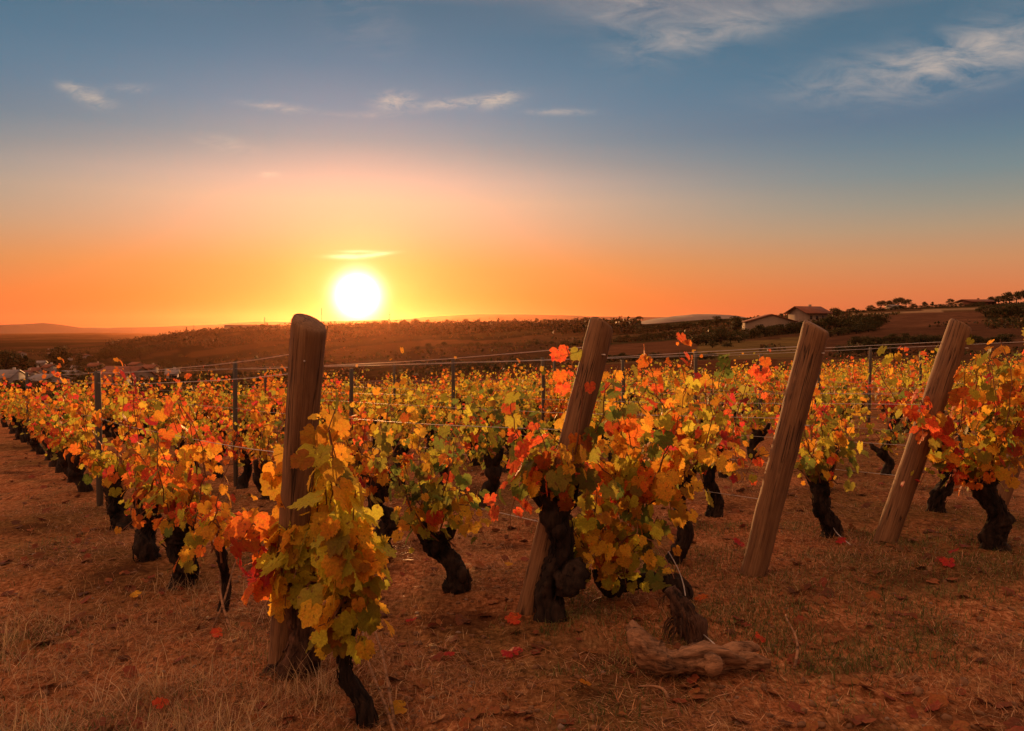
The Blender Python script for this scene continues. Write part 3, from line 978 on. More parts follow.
def blades(name, N, region, hgt, wid, lean, cols, seed_, label, cat):
    rng = np.random.default_rng(seed_)
    xs, ys, k = [], [], 0
    while len(xs) < N:
        x, y, w = region(rng)
        if rng.random() < w: xs.append(x); ys.append(y)
    xs, ys = np.array(xs), np.array(ys)
    zs = np.array([gmic(x, y) for x, y in zip(xs, ys)])
    h = rng.uniform(*hgt, N); th = rng.uniform(0, 6.283, N); ln = rng.uniform(*lean, N); w = rng.uniform(*wid, N)
    d = np.stack([np.cos(th), np.sin(th), 0 * th], 1); s = np.stack([-np.sin(th), np.cos(th), 0 * th], 1)
    base = np.stack([xs, ys, zs - .004], 1)
    V = np.zeros((N, 5, 3))
    up = np.array([0, 0, 1.0])
    cu = rng.uniform(.15, .6, N)
    p1 = base + d * (h * np.sin(ln) * .45)[:, None] + up * (h * np.cos(ln) * .55)[:, None]
    p2 = base + d * (h * np.sin(ln) * (1 + .4 * cu))[:, None] + up * (h * np.cos(ln) * (1 - .25 * cu) + .004)[:, None] + s * (rng.normal(0, .12, N) * h)[:, None]
    V[:, 0] = base - s * w[:, None]; V[:, 1] = base + s * w[:, None]
    V[:, 2] = p1 - s * (w * .8)[:, None]; V[:, 3] = p1 + s * (w * .8)[:, None]; V[:, 4] = p2
    o = (np.arange(N) * 5)[:, None]
    q = np.array([[0, 1, 3, 2]]) + o; t = np.array([[2, 3, 4]]) + o
    C = np.array(cols)[rng.integers(len(cols), size=N)] * rng.uniform(.6, 1.25, (N, 1))
    me = mesh_np(name, V.reshape(-1, 3), [q, t], np.repeat(C, 5, 0))
    return tag(link(name, me, M['straw']), label, cat, kind='stuff')


def scatter(ymin, ymax, fn, pxr=(-40, 1064)):
    def f(rng):
        # uniform on the ground, denser close to the lens
        y = ymin + (ymax - ymin) * rng.random() ** 1.5
        px = rng.uniform(*pxr)
        x = (px - 512) / F * y
        return x, y, fn(x, y, px)
    return f


def nz(x, y, s, o=0.0): return mnoise.noise(Vector((x * s, y * s, o)))


STRAW = [(.50, .27, .12), (.38, .18, .08), (.62, .38, .20), (.26, .11, .05), (.42, .18, .075), (.15, .065, .03)]
# flat litter of straw and shredded cane all over
blades('straw_litter', 75000, scatter(2.2, 11, lambda x, y, px: .22 + 1.2 * nz(x, y, 1.3)), (.02, .09), (.0007, .002), (1.25, 1.56), STRAW, 1, 'dry straw and shredded canes strewn over the bare soil', 'straw')


def grassy(x, y, px):
    w = .03 + .9 * max(0, nz(x, y, 1.3, 2) - .05)
    py = HORIZON + F * 1.2 / y
    if px < 330 and py > 590: w += .25 + 1.1 * max(0, nz(x, y, 2.4, 4) + .12)
    if px > 560 and 520 < py < 690: w += .6 * max(0, nz(x, y, 2.0, 6) + .1)
    return w


blades('dry_grass', 30000, scatter(2.2, 8, grassy), (.015, .065), (.0007, .0016), (.5, 1.5), STRAW + [(.5, .32, .15), (.55, .38, .2)], 2, 'dry pale grass in thin tufts on the vineyard soil', 'grass')


def greeny(x, y, px):
    py = HORIZON + F * 1.2 / y
    w = max(0, nz(x, y, 1.6, 7) - .02) * .5
    if px > 540 and 510 < py < 670: w += max(0, .3 + nz(x, y, 2.2, 5)) * 1.6
    if px < 250 and py > 600: w += max(0, nz(x, y, 2.2, 5)) * .6
    return w


blades('green_grass', 26000, scatter(2.2, 9, greeny), (.015, .05), (.0009, .002), (.2, 1.2), [(.10, .12, .03), (.16, .16, .05), (.22, .19, .07), (.07, .085, .022)], 3, 'sparse green weeds and short grass between the rows', 'grass')
# tall pale tufts, lower left
blades('tall_dry_grass', 1500, scatter(2.3, 4.2, lambda x, y, px: (1.0 if (nz(x, y, 3.1, 1) > .18) else .04), (-30, 330)), (.08, .20), (.0007, .0014), (.2, 1.3), [(.5, .33, .17), (.42, .26, .12), (.58, .42, .24)], 4, 'taller pale grass stalks at the lower left', 'grass')

# pebbles and clods
rng = np.random.default_rng(21)
ico = []
phi = (1 + 5 ** .5) / 2
iv = np.array([(-1, phi, 0), (1, phi, 0), (-1, -phi, 0), (1, -phi, 0), (0, -1, phi), (0, 1, phi), (0, -1, -phi), (0, 1, -phi), (phi, 0, -1), (phi, 0, 1), (-phi, 0, -1), (-phi, 0, 1)]) / 1.9
it = np.array([(0, 11, 5), (0, 5, 1), (0, 1, 7), (0, 7, 10), (0, 10, 11), (1, 5, 9), (5, 11, 4), (11, 10, 2), (10, 7, 6), (7, 1, 8), (3, 9, 4), (3, 4, 2), (3, 2, 6), (3, 6, 8), (3, 8, 9), (4, 9, 5), (2, 4, 11), (6, 2, 10), (8, 6, 7), (9, 8, 1)])
for nm, N, rr, mat, lab, cat in (('pebbles', 800, (.003, .013), 'pebble', 'small pale stones scattered on the soil', 'stones'), ('clods', 3200, (.004, .020), 'clod', 'crumbs and clods of dry brown soil', 'soil')):
    if mat == 'clod': M['clod'] = simple_mat('soil_clod', (.07, .032, .017), (.27, .14, .07), 40, .97, .004, coord='Object')
    V, T = [], []
    for i in range(N):
        y = 2.2 + 8 * rng.random() ** 1.6; x = (rng.uniform(-40, 1064) - 512) / F * y
        s = rr[0] + (rr[1] - rr[0]) * rng.random() ** 3
        v = iv * s * rng.uniform(.6, 1.2, 3) * (1 + rng.normal(0, .24, (12, 1)))
        a = rng.uniform(0, 6.28); c, sn = math.cos(a), math.sin(a)
        v = np.stack([v[:, 0] * c - v[:, 1] * sn, v[:, 0] * sn + v[:, 1] * c, v[:, 2] * .7], 1)
        V.append(v + (x, y, gmic(x, y) + s * .15)); T.append(it + i * 12)
    tag(link(nm, mesh_np(nm, np.concatenate(V), np.concatenate(T)), M[mat]), lab, cat, kind='stuff')

# brown leaf litter (uncountable) and the bright fallen leaves one can pick out
rng = np.random.default_rng(33)
N = 1300
ys = 2.2 + 12 * rng.random(N) ** 1.4; xs = (rng.uniform(-40, 1064, N) - 512) / F * ys
P = np.array([(x, y, gmic(x, y) + .012) for x, y in zip(xs, ys)])
th = rng.uniform(0, 6.28, N)
C = np.array([(.16, .06, .03), (.22, .09, .035), (.10, .045, .025), (.24, .10, .035), (.20, .055, .03)])[rng.integers(5, size=N)]
tag(link('leaf_litter', leaves_mesh('leaf_litter', P, np.stack([np.cos(th), np.sin(th), rng.normal(0, .25, N)], 1), np.stack([rng.normal(0, .4, N), rng.normal(0, .4, N), np.ones(N)], 1),
    rng.uniform(.03, .08, N), C, LEAF_LO, rng), M['dry_leaf']), 'withered brown vine leaves littering the soil', 'leaf litter', kind='stuff')
FL = [((411, 622), 'red', .05, 'orange red fallen leaf on bare soil right of the thin vine'), ((449, 661), 'red', .045, 'small dark red fallen leaf low in the middle of the bare soil'),
      ((512, 658), 'red', .09, 'bright red fallen leaf below the second leaning post'), ((515, 620), 'flame', .08, 'orange fallen leaf at the foot of the second leaning post'),
      ((949, 569), 'red', .085, 'vivid crimson fallen leaf in the grass on the right'), ((953, 556), 'red', .06, 'small crimson leaf just above the vivid one on the right'),
      ((840, 545), 'red', .07, 'red fallen leaf between the third and fourth posts'), ((739, 547), 'red', .08, 'red fallen leaf left of the bare third post foot'),
      ((136, 597), 'yellow', .06, 'pale yellow fallen leaf on the left below the outer row'), ((80, 620), 'brown', .07, 'tan fallen leaf in the grass at lower left'),
      ((250, 577), 'red', .09, 'dark red fallen leaf behind the nearest post'), ((760, 640), 'flame', .06, 'orange fallen leaf to the right of the stump wire'),
      ((508, 571), 'yellow', .05, 'pale yellow fallen leaf left of the second post'), ((585, 690), 'gold', .05, 'gold fallen leaf left of the uprooted stump'),
      ((160, 712), 'flame', .06, 'orange fallen leaf near the lower left edge'), ((40, 560), 'brown', .07, 'tan fallen leaf far left on the path'),
      ((400, 713), 'yellow', .07, 'yellow fallen leaf at the lower edge beside the pale cane'), ((910, 620), 'brown', .06, 'brown curled fallen leaf on the right grass'),
      ((700, 600), 'orange', .07, 'orange leaf under the loose wire'), ((727, 668), 'red', .04, 'tiny red leaf right by the stump tip'), ((218, 640), 'flame', .06, 'orange leaf among the dry stalks left of the nearest post')]
for (px, py), hue, s, lab in FL:
    p = on_ground(px, py); th = rng.uniform(0, 6.28)
    me = leaves_mesh('fallen_leaf', np.zeros((1, 3)), np.array([[math.cos(th), math.sin(th), .1]]), np.array([[rng.normal(0, .3), -.45, 1]]), np.array([s * 1.0]), np.array([HUES[hue]]), LEAF_HI, rng)
    tag(link('fallen_leaf', me, M['leaf'], None, (p[0], p[1], gmic(p[0], p[1]) + .022)), lab, 'leaf', 'bright leaves fallen on the soil')

# ------------------------------------------------------------------ trees on the hills
def tree_meshes(kind, seed_):
    rng = np.random.default_rng(seed_)
    h, w = {'round': (1.0, .95), 'tall': (1.0, .55), 'cypress': (1.0, .22), 'bush': (.8, 1.1), 'flat': (1.0, 1.05)}[kind]
    b = Builder()
    z0 = {'round': .30, 'tall': .25, 'cypress': .08, 'bush': .12, 'flat': .45}[kind]
    b.tube([(0, 0, -.15), (0, 0, .15), (.02, .01, z0 + .1), (.01, 0, .75 * h)], [.045, .036, .028, .008], 7, True, .15, 6, seed_)
    for k in range(5):
        th = k * 1.26 + rng.random(); f = rng.uniform(.25, .38)
        b.tube([(.01, 0, z0 * .9), (math.cos(th) * w * f * .6, math.sin(th) * w * f * .6, z0 + .2 * h), (math.cos(th) * w * f, math.sin(th) * w * f, z0 + .38 * h)], [.02, .013, .005], 5)
    tr = b.mesh('trunk', True)
    nb = {'cypress': 14}.get(kind, 22)
    cl = []
    for k in range(nb):
        f = rng.random(); zc = z0 + (h - z0) * (.08 + .84 * f)
        prof = {'round': math.sin(math.pi * (.12 + .80 * f)) ** .6, 'tall': math.sin(math.pi * (.1 + .8 * f)) ** .7, 'cypress': (1 - f) ** .5 * min(1, f * 5 + .3), 'bush': math.sin(math.pi * (.2 + .7 * f)) ** .6, 'flat': math.sin(math.pi * (.2 + .6 * f)) ** .5}[kind]
        th = rng.uniform(0, 6.28); rr = w * .5 * prof * rng.random() ** .5 * .85
        cl.append((rr * math.cos(th), rr * math.sin(th), zc, w * rng.uniform(.12, .24) if kind != 'cypress' else w * .38))
    P = []
    for (x, y, z, r) in cl:
        n = 60
        d = rng.normal(0, 1, (n, 3)); d /= np.linalg.norm(d, axis=1)[:, None]
        P.append(np.array([x, y, z]) + d * r * rng.uniform(.35, 1.05, (n, 1)) * (1, 1, .85))
    P = np.concatenate(P); N = len(P)
    a = rng.normal(0, 1, (N, 3)); a /= np.linalg.norm(a, axis=1)[:, None]
    bb = np.cross(a, rng.normal(0, 1, (N, 3))); bb /= np.linalg.norm(bb, axis=1)[:, None]
    s = rng.uniform(.018, .045, (N, 1)) * (1 if kind != 'cypress' else .6)
    V = np.stack([P - a * s, P + bb * s * .7, P + a * s, P - bb * s * .7], 1).reshape(-1, 3)
    q = np.arange(N * 4).reshape(-1, 4)
    base = np.array([(.05, .052, .018), (.035, .042, .015), (.075, .06, .02), (.06, .04, .016)])[rng.integers(4, size=N)]
    base = base * rng.uniform(.6, 1.4, (N, 1))
    return [('trunk', tr, M['tree_bark']), ('crown', mesh_np('crown', V, q, np.repeat(base, 4, 0)), M['tree_leaf'])]


TREES = {k: [tree_meshes(k, 50 + i + 7 * n) for i in range(3 if k in ('round', 'bush', 'tall') else 1)] for n, k in enumerate(('round', 'tall', 'cypress', 'bush', 'flat'))}
tr_rng = np.random.default_rng(77)


def tree(px, Y, hpx, kind, label, group, name=None, wide=1.0):
    hm = hpx * Y / F
    nm = name or {'cypress': 'cypress_tree', 'bush': 'bush'}.get(kind, 'tree')
    o = empty(nm, far_pt(px, Y, -.03 * hm), tr_rng.uniform(0, 6.28))
    o.scale = (hm * wide, hm * wide, hm)
    for n_, me, mat in TREES[kind][int(tr_rng.integers(len(TREES[kind])))]:
        link(n_, me, mat, o)
    return tag(o, label, 'bush' if kind == 'bush' else 'tree', group)


RG = 'trees along the wooded ridge'
SK = 'small trees along the skyline'
HG = 'dark hedge bushes on the hillside'
VT = 'dark trees in the valley'
tree(735, 232, 19, 'round', 'big round dark tree left of the gabled house on the hill', 'single trees on the hill')
tree(836, 262, 13, 'flat', 'small spreading tree alone on the skyline right of the upper house', 'single trees on the hill')
tree(187, 842, 9, 'cypress', 'narrow cypress standing on the ridge left of the sun', RG)
tree(117, 560, 15, 'cypress', 'narrow dark cypress at the foot of the ridge, left', VT)
for px, hp, Y, kd in [(870, 7, 400, 'bush'), (880, 9, 400, 'flat'), (889, 9, 405, 'round'), (897, 11, 400, 'flat'), (905, 9, 402, 'flat'), (912, 6, 400, 'bush'), (924, 6, 410, 'round'), (931, 6, 410, 'tall'), (950, 8, 415, 'round')]:
    tree(px, Y, hp, kd, 'small dark tree in the clump on the right skyline left of the far house', SK, wide=1.25)
for px in (992, 998, 1004, 1010, 1016, 1022, 1029, 1036):
    tree(px + tr_rng.uniform(-2, 2), 370 + tr_rng.uniform(-20, 20), 9 + (px - 990) * .11 + tr_rng.uniform(-2, 2), 'round', 'dark tree in the copse at the far right of the skyline', 'copse at the right of the skyline', wide=1.3)
px = 392.0
while px < 645:
    tree(px, 845 - max(0, px - 560) * 2.2 + tr_rng.uniform(-20, 10), tr_rng.uniform(2.5, 7), ['round', 'bush', 'tall', 'flat'][int(tr_rng.integers(4))], 'tiny dark tree on the skyline right of the sun', SK, wide=1.3)
    px += tr_rng.uniform(4, 10)
for px in list(np.arange(140, 345, 6.5)):
    tree(px + tr_rng.uniform(-2, 2), 835 + tr_rng.uniform(-25, 10), tr_rng.uniform(2.5, 6), ['round', 'bush', 'tall'][int(tr_rng.integers(3))], 'tiny dark tree along the top of the left ridge', RG, wide=1.4)
for px, Y, hp in [(375, 800, 6), (385, 790, 7), (405, 800, 7), (415, 790, 8)]:
    tree(px, Y, hp, 'round', 'dark tree on the ridge right under the sun', RG, wide=1.4)


def hedge(pts, step, hp, label):
    for (xa, Ya), (xb, Yb) in zip(pts[:-1], pts[1:]):
        n = max(1, int(abs(xb - xa) / step))
        for i in range(n):
            f = (i + tr_rng.uniform(-.3, .3)) / n
            tree(xa + (xb - xa) * f, Ya + (Yb - Ya) * f + tr_rng.uniform(-2, 2), hp * tr_rng.uniform(.7, 1.2), 'bush' if tr_rng.random() < .75 else 'round', label, HG, wide=1.5)


hedge([(745, 205), (790, 222), (845, 232), (885, 236)], 5, 11, 'dark bush in the long hedge below the gabled house')
hedge([(700, 185), (745, 190)], 7, 13, 'dark bush in the broad clump left of the gold meadow')
hedge([(715, 165), (740, 168)], 9, 9, 'dark bush in the broad clump left of the gold meadow')
hedge([(838, 322), (905, 326), (985, 330)], 5, 5, 'low dark bush in the hedge along the top of the right hill')
hedge([(560, 262), (690, 262)], 6, 8, 'dark bush in the hedge across the middle of the hillside')
hedge([(640, 330), (730, 330)], 6, 8, 'dark bush in the hedge under the pale hilltop')
hedge([(600, 120), (720, 108)], 7, 9, 'dark bush in the low hedge just beyond the vineyard')
hedge([(830, 190), (880, 205)], 6, 9, 'dark bush in the hedge behind the bare third post')
hedge([(840, 110), (900, 112)], 8, 13, 'dark bush in the thicket behind the vines between the third and fourth posts')
hedge([(850, 150), (925, 142), (1015, 132)], 6, 10, 'dark bush in the hedge low on the right slope')
hedge([(848, 205), (884, 212)], 6, 11, 'dark bush in the small clump between the third and fourth posts')
hedge([(985, 250), (1030, 240)], 8, 12, 'dark bush on the slope at the right edge')
hedge([(420, 330), (560, 300)], 8, 6, 'dark bush in the hedge on the slope right of the sun')
hedge([(400, 150), (600, 140)], 9, 6, 'dark bush in the low hedge beyond the middle of the vineyard')
# valley trees, left
for px, Y, hp, kd in [(6, 330, 26, 'round'), (14, 340, 24, 'round'), (22, 335, 22, 'tall'), (30, 350, 15, 'round'), (52, 420, 17, 'tall'), (58, 430, 22, 'round'), (64, 430, 18, 'tall'), (80, 470, 12, 'round'), (90, 480, 9, 'round'),
                      (98, 500, 10, 'round'), (105, 520, 14, 'round'), (112, 520, 16, 'round'), (122, 530, 14, 'round'), (130, 520, 12, 'bush'), (140, 510, 13, 'round'), (150, 540, 11, 'round')]:
    tree(px, Y, hp, kd, 'tall dark tree standing among the valley houses on the left', VT, wide=1.1)
for i in range(95):
    px = tr_rng.uniform(-30, 330) if i % 3 else tr_rng.uniform(-30, 140)
    Y = 120 * (6.5 ** tr_rng.random())
    if Y > 480 and px > 140: Y *= .6
    tree(px, Y, tr_rng.uniform(6, 12) * (1.0 if Y < 400 else .55), ['round', 'bush', 'bush', 'tall'][int(tr_rng.integers(4))], 'small dark tree in the hazy valley beyond the left rows', VT, wide=1.4)
# ridge wood: reads as one mass
rng = np.random.default_rng(91)
N = 60000
u = rng.uniform(105, 640, N); Yw = rng.uniform(540, 850, N) - np.maximum(u - 500, 0) * 1.5
x = (u - 512) / F * Yw
zg = ground_z(x, Yw)
dens = np.array([mnoise.noise(Vector((a / 70, b / 110, 5))) for a, b in zip(x, Yw)])
keep = (dens > .02) | ((Yw > 790) & (dens > -.3))
x, Yw, zg, dens = x[keep], Yw[keep], zg[keep], dens[keep]; N = len(x)
hc = np.array([abs(mnoise.noise(Vector((a / 6, b / 6, 1)))) for a, b in zip(x, Yw)]) * 7 + 2.2
Pw = np.stack([x, Yw, zg + hc * rng.uniform(.15, 1, N)], 1)
a = rng.normal(0, 1, (N, 3)); a /= np.linalg.norm(a, axis=1)[:, None]
bb = np.cross(a, rng.normal(0, 1, (N, 3))); bb /= np.linalg.norm(bb, axis=1)[:, None]
s = rng.uniform(.5, 1.3, (N, 1))
V = np.stack([Pw - a * s, Pw + bb * s * .7, Pw + a * s, Pw - bb * s * .7], 1).reshape(-1, 3)
C = np.array([(.03, .026, .011), (.022, .025, .01), (.05, .03, .012), (.06, .03, .012)])[rng.integers(4, size=N)] * rng.uniform(.6, 1.4, (N, 1))
tag(link('ridge_woods', mesh_np('ridge_woods', V, np.arange(N * 4).reshape(-1, 4), np.repeat(C, 4, 0)), M['tree_leaf']), 'dark wood covering the ridge under the sun', 'wood', kind='stuff')

# scrub and rough grass over the slopes: no one could count it
rng = np.random.default_rng(93)
N = 90000
u = rng.uniform(-60, 1120, N); Yw = 50 * (16.0 ** rng.random(N)); Yw = np.where((u > 600) & (Yw > 420), Yw * .4, Yw)
x = (u - 512) / F * Yw
zg = ground_z(x, Yw)
dn = np.array([mnoise.noise(Vector((a / (20 + b * .16), b / (8 + b * .06), 5.7))) + .5 * mnoise.noise(Vector((a / 9, b / 7, 2.7))) for a, b in zip(x, Yw)])
bare = ((u > 330) & (u < 700) & (Yw < 105)) | ((u > 690) & (u < 850) & (Yw > 105) & (Yw < 195)) | ((u > 850) & (u < 985) & (Yw > 150))
keep = dn > np.where(bare, .42, .14)
keep &= ~((u < 640) & (Yw > 230) & (rng.random(N) < .75))
x, Yw, zg, dn = x[keep], Yw[keep], zg[keep], dn[keep]; N = len(x)
hh = np.minimum((dn - .1) * 3.2, 1.6) * np.minimum(1, Yw / 200 + .25)
Pw = np.stack([x, Yw, zg + hh * rng.uniform(0, 1, N)], 1)
a = rng.normal(0, 1, (N, 3)); a /= np.linalg.norm(a, axis=1)[:, None]
bb = np.cross(a, rng.normal(0, 1, (N, 3))); bb /= np.linalg.norm(bb, axis=1)[:, None]
sz = rng.uniform(.12, .34, (N, 1)) * np.minimum(3, Yw / 130 + .3)[:, None]
V = np.stack([Pw - a * sz, Pw + bb * sz * .7, Pw + a * sz, Pw - bb * sz * .7], 1).reshape(-1, 3)
C = np.array([(.04, .036, .014), (.03, .034, .012), (.075, .04, .018), (.11, .055, .022), (.09, .065, .022)])[rng.integers(5, size=N)] * rng.uniform(.6, 1.4, (N, 1))
tag(link('hillside_scrub', mesh_np('hillside_scrub', V, np.arange(N * 4).reshape(-1, 4), np.repeat(C, 4, 0)), M['tree_leaf']), 'low scrub and rough growth over the slopes', 'scrub', kind='stuff')

# ------------------------------------------------------------------ buildings
def house(px, Y, wpx, hpx, depth, rz, label, wallm='wall', roofm='roof', pitch=.28, wins=2, ridge='x', name='house', group='houses among the fields', zoff=0.0, chimney=True, overhang=.5, door=True):
    w = wpx * Y / F; h = hpx * Y / F
    o = empty(name, far_pt(px, Y, zoff - .4), rz)
    b = Builder(); hx, hy = w / 2, depth / 2
    rise = pitch * (hy if ridge == 'x' else hx)
    if ridge == 'x':
        v = [(-hx, -hy, -1), (hx, -hy, -1), (hx, hy, -1), (-hx, hy, -1), (-hx, -hy, h), (hx, -hy, h), (hx, hy, h), (-hx, hy, h), (-hx, 0, h + rise), (hx, 0, h + rise)]
        b.add(v, [(0, 1, 5, 4), (2, 3, 7, 6), (1, 2, 6, 5), (3, 0, 4, 7)], [(4, 8, 7), (5, 6, 9)])
    else:
        v = [(-hx, -hy, -1), (hx, -hy, -1), (hx, hy, -1), (-hx, hy, -1), (-hx, -hy, h), (hx, -hy, h), (hx, hy, h), (-hx, hy, h), (0, -hy, h + rise), (0, hy, h + rise)]
        b.add(v, [(0, 1, 5, 4), (2, 3, 7, 6), (1, 2, 6, 5), (3, 0, 4, 7)], [(4, 5, 8), (6, 7, 9)])
    link('wall', b.mesh('wall'), M[wallm], o)
    b = Builder(); e = overhang; t = .25
    if ridge == 'x':
        for sgn in (-1, 1):
            y0, y1 = sgn * (hy + e), 0
            z0, z1 = h - e * pitch + .03, h + rise + .03
            v = [(-hx - e, y0, z0), (hx + e, y0, z0), (hx + e, y1, z1), (-hx - e, y1, z1)]
            v += [(p[0], p[1], p[2] + t) for p in v]
            b.add(v, [(0, 3, 2, 1), (4, 5, 6, 7), (0, 1, 5, 4), (1, 2, 6, 5), (3, 0, 4, 7)] if sgn < 0 else [(0, 1, 2, 3), (4, 7, 6, 5), (0, 4, 5, 1), (1, 5, 6, 2), (3, 7, 4, 0)])
    else:
        for sgn in (-1, 1):
            x0, x1 = sgn * (hx + e), 0
            z0, z1 = h - e * pitch + .03, h + rise + .03
            v = [(x0, -hy - e, z0), (x0, hy + e, z0), (x1, hy + e, z1), (x1, -hy - e, z1)]
            v += [(p[0], p[1], p[2] + t) for p in v]
            b.add(v, [(0, 1, 2, 3), (4, 7, 6, 5), (0, 4, 5, 1), (1, 5, 6, 2), (3, 7, 4, 0)] if sgn < 0 else [(0, 3, 2, 1), (4, 5, 6, 7), (0, 1, 5, 4), (1, 2, 6, 5), (3, 0, 4, 7)])
    rf = link('roof', b.mesh('roof'), M[roofm], o)
    if chimney:
        b = Builder(); b.box(hx * .4 - .35, hx * .4 + .35, hy * .2 - .35, hy * .2 + .35, h + rise * .4, h + rise + .9)
        link('chimney', b.mesh('chimney'), M[wallm], rf)
    for i in range(wins):
        b = Builder(); cx = -hx + w * (i + .7) / (wins + .4)
        b.box(cx - .5, cx + .5, -hy - .03, -hy + .1, h * .42, h * .42 + min(1.2, h * .35))
        link('window', b.mesh('window'), M['glass'], o)
    if door:
        b = Builder(); cx = hx * .72
        b.box(cx - .55, cx + .55, -hy - .035, -hy + .1, 0.2, min(2.3, h * .75)); link('door', b.mesh('door'), M['tree_bark'], o)
    return tag(o, label, 'house' if name == 'house' else name.replace('_', ' '), group)


HGp = 'houses on the right hill'
house(768, 240, 46, 10, 10, -.12, 'long pale gabled house on the hill beside the big round tree', ridge='y', pitch=.30, wins=2, group=HGp, chimney=False)
house(807, 262, 25, 12, 9, .35, 'two storey house with overhanging roof, higher on the hill above the gabled house', pitch=.4, wins=3, group=HGp, overhang=1.2)
house(893, 398, 9, 3.0, 6, .1, 'tiny white house under the skyline trees on the right', 'white_wall', 'grey_roof', wins=1, group=HGp, chimney=False)
house(974, 380, 26, 4.0, 12, .15, 'low wide house with a flat dark roof at the far right of the skyline', 'roof', pitch=.18, wins=2, group=HGp, overhang=1.0)
house(253, 842, 52, 5, 14, .0, 'long low flat roofed building on the ridge left of the nearest post', 'wall', 'roof', pitch=.06, wins=5, name='low_building', group='buildings on the ridge', chimney=False)
VH = 'houses in the valley on the left'
house(8, 255, 17, 7, 14, .2, 'pale roofed house at the left edge of the valley', 'white_wall', 'grey_roof', pitch=.3, wins=2, group=VH)
house(47, 240, 20, 5, 12, -.2, 'low house with a bluish white wall in the valley', 'white_wall', 'grey_roof', pitch=.25, wins=2, group=VH)
house(35, 330, 8, 6, 9, .3, 'tiny white house, left one in the middle of the valley', 'white_wall', 'roof', wins=1, group=VH)
house(49, 340, 6, 9, 7, .1, 'narrow tall white house in the middle of the valley', 'white_wall', 'roof', wins=1, group=VH)
house(24, 300, 16, 5, 10, .1, 'ochre roofed house partly hidden by valley trees', 'wall', 'roof', wins=2, group=VH)
house(124, 235, 40, 5, 14, -.25, 'long reddish roofed shed behind the tall grey stake', 'wall', 'roof', pitch=.45, wins=3, group=VH, chimney=False)
house(113, 205, 24, 5, 10, .2, 'pale fronted house below the long reddish shed', 'white_wall', 'roof', pitch=.4, wins=2, group=VH)
house(172, 230, 9, 6, 7, .3, 'small white cottage on the slope left of the nearest post', 'white_wall', 'grey_roof', wins=1, group=VH)
house(70, 290, 14, 5, 9, -.1, 'low grey house in the valley left of the tall grey stake', 'wall', 'grey_roof', wins=2, group=VH)
house(150, 330, 10, 5, 8, .1, 'little ochre house at the foot of the ridge', 'wall', 'roof', wins=1, group=VH)
for q_, (px_, Y_) in enumerate([(16, 420), (41, 460), (58, 380), (66, 520), (76, 400), (84, 560), (103, 330), (132, 300), (136, 420), (20, 620), (52, 700)]):
    house(px_, Y_, 5.5 + (q_ % 3), 3 + (q_ % 2), 8, .3 * math.sin(q_ * 2), 'faint tiny house among the trees of the hazy valley town', ['wall', 'white_wall'][q_ % 2], ['roof', 'grey_roof', 'roof'][q_ % 3], wins=1, group=VH, chimney=False, door=False)
house(95, 420, 9, 4, 9, .1, 'faint small house far back in the valley', 'wall', 'roof', wins=1, group=VH)

# masts on the ridge
for px, ytop, Y, lab in [(265, 317, 840, 'thin mast above the flat roofed building on the ridge'), (322, 308, 300, 'thin mast just behind the top of the nearest post'), (390, 312, 600, 'thin mast on the ridge just right of the sun'), (194, 325, 835, 'faint thin mast beside the cypress on the ridge')]:
    p = np.array(far_pt(px, Y)); top = EYE + (HORIZON - ytop) / F * Y
    o = empty('utility_pole', p)
    b = Builder(); hh = top - p[2]
    k = Y / 800 * .45
    b.tube([(0, 0, -.5), (0, 0, hh * .5), (0, 0, hh)], [k * .8, k * .65, k * .45], 7); link('pole', b.mesh('pole'), M['stake'], o)
    b = Builder(); b.box(-k * 2.2, k * 2.2, -k * .3, k * .3, hh * .88, hh * .88 + k * .5); link('crossarm', b.mesh('crossarm'), M['stake'], o)
    tag(o, lab, 'pole', 'thin masts on the ridge')

# ------------------------------------------------------------------ haze
hb = Builder(); hb.box(-7600, 7600, -7600, 7600, -66, 135)
hm, nt, out = new_mat('haze_air')
pv = nt.node('ShaderNodeVolumePrincipled')
pv.inputs['Color'].default_value = (1.0, .42, .22, 1)
pv.inputs['Density'].default_value = 3.0e-5
pv.inputs['Anisotropy'].default_value = .84
nt.l.new(pv.outputs[0], out.inputs['Volume'])
tag(link('haze', hb.mesh('haze'), hm), 'thin evening haze in the air', 'haze', kind='stuff')

# ------------------------------------------------------------------ sky
world = bpy.data.worlds.new('World'); sc.world = world; world.use_nodes = True
nt = NT(world.node_tree); nt.n.clear()
out = nt.node('ShaderNodeOutputWorld')
D = nt.node('ShaderNodeTexCoord').outputs['Generated']
sep = nt.node('ShaderNodeSeparateXYZ'); nt.l.new(D, sep.inputs[0])
dx, dy, dz = sep.outputs
el = nt.m('MULTIPLY', nt.m('MAXIMUM', dz, 0.0), 2.0)
E = lambda ypx: 2 * math.sin(math.atan((HORIZON - ypx) / F))
G_ = lambda ypx: 2 * math.sin(math.atan((HORIZON - ypx) / F / 1.111))
D_ = lambda c, r=.055, g=.035, b=.02: (max(c[0] - r, .01), max(c[1] - g, .01), max(c[2] - b, .005), 1)
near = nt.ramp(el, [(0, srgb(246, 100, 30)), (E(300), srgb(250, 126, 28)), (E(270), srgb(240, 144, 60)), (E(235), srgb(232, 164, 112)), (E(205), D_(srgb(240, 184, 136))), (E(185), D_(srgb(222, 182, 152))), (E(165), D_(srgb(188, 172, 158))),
                    (E(145), D_(srgb(152, 160, 160))), (E(114), D_(srgb(120, 145, 162))), (E(71), D_(srgb(92, 130, 154))), (E(14), D_(srgb(76, 113, 139), .05, .025, .02)), (1, (.82, .42, .25))])  # top stop: warm overhead tone above the frame, added as fill light
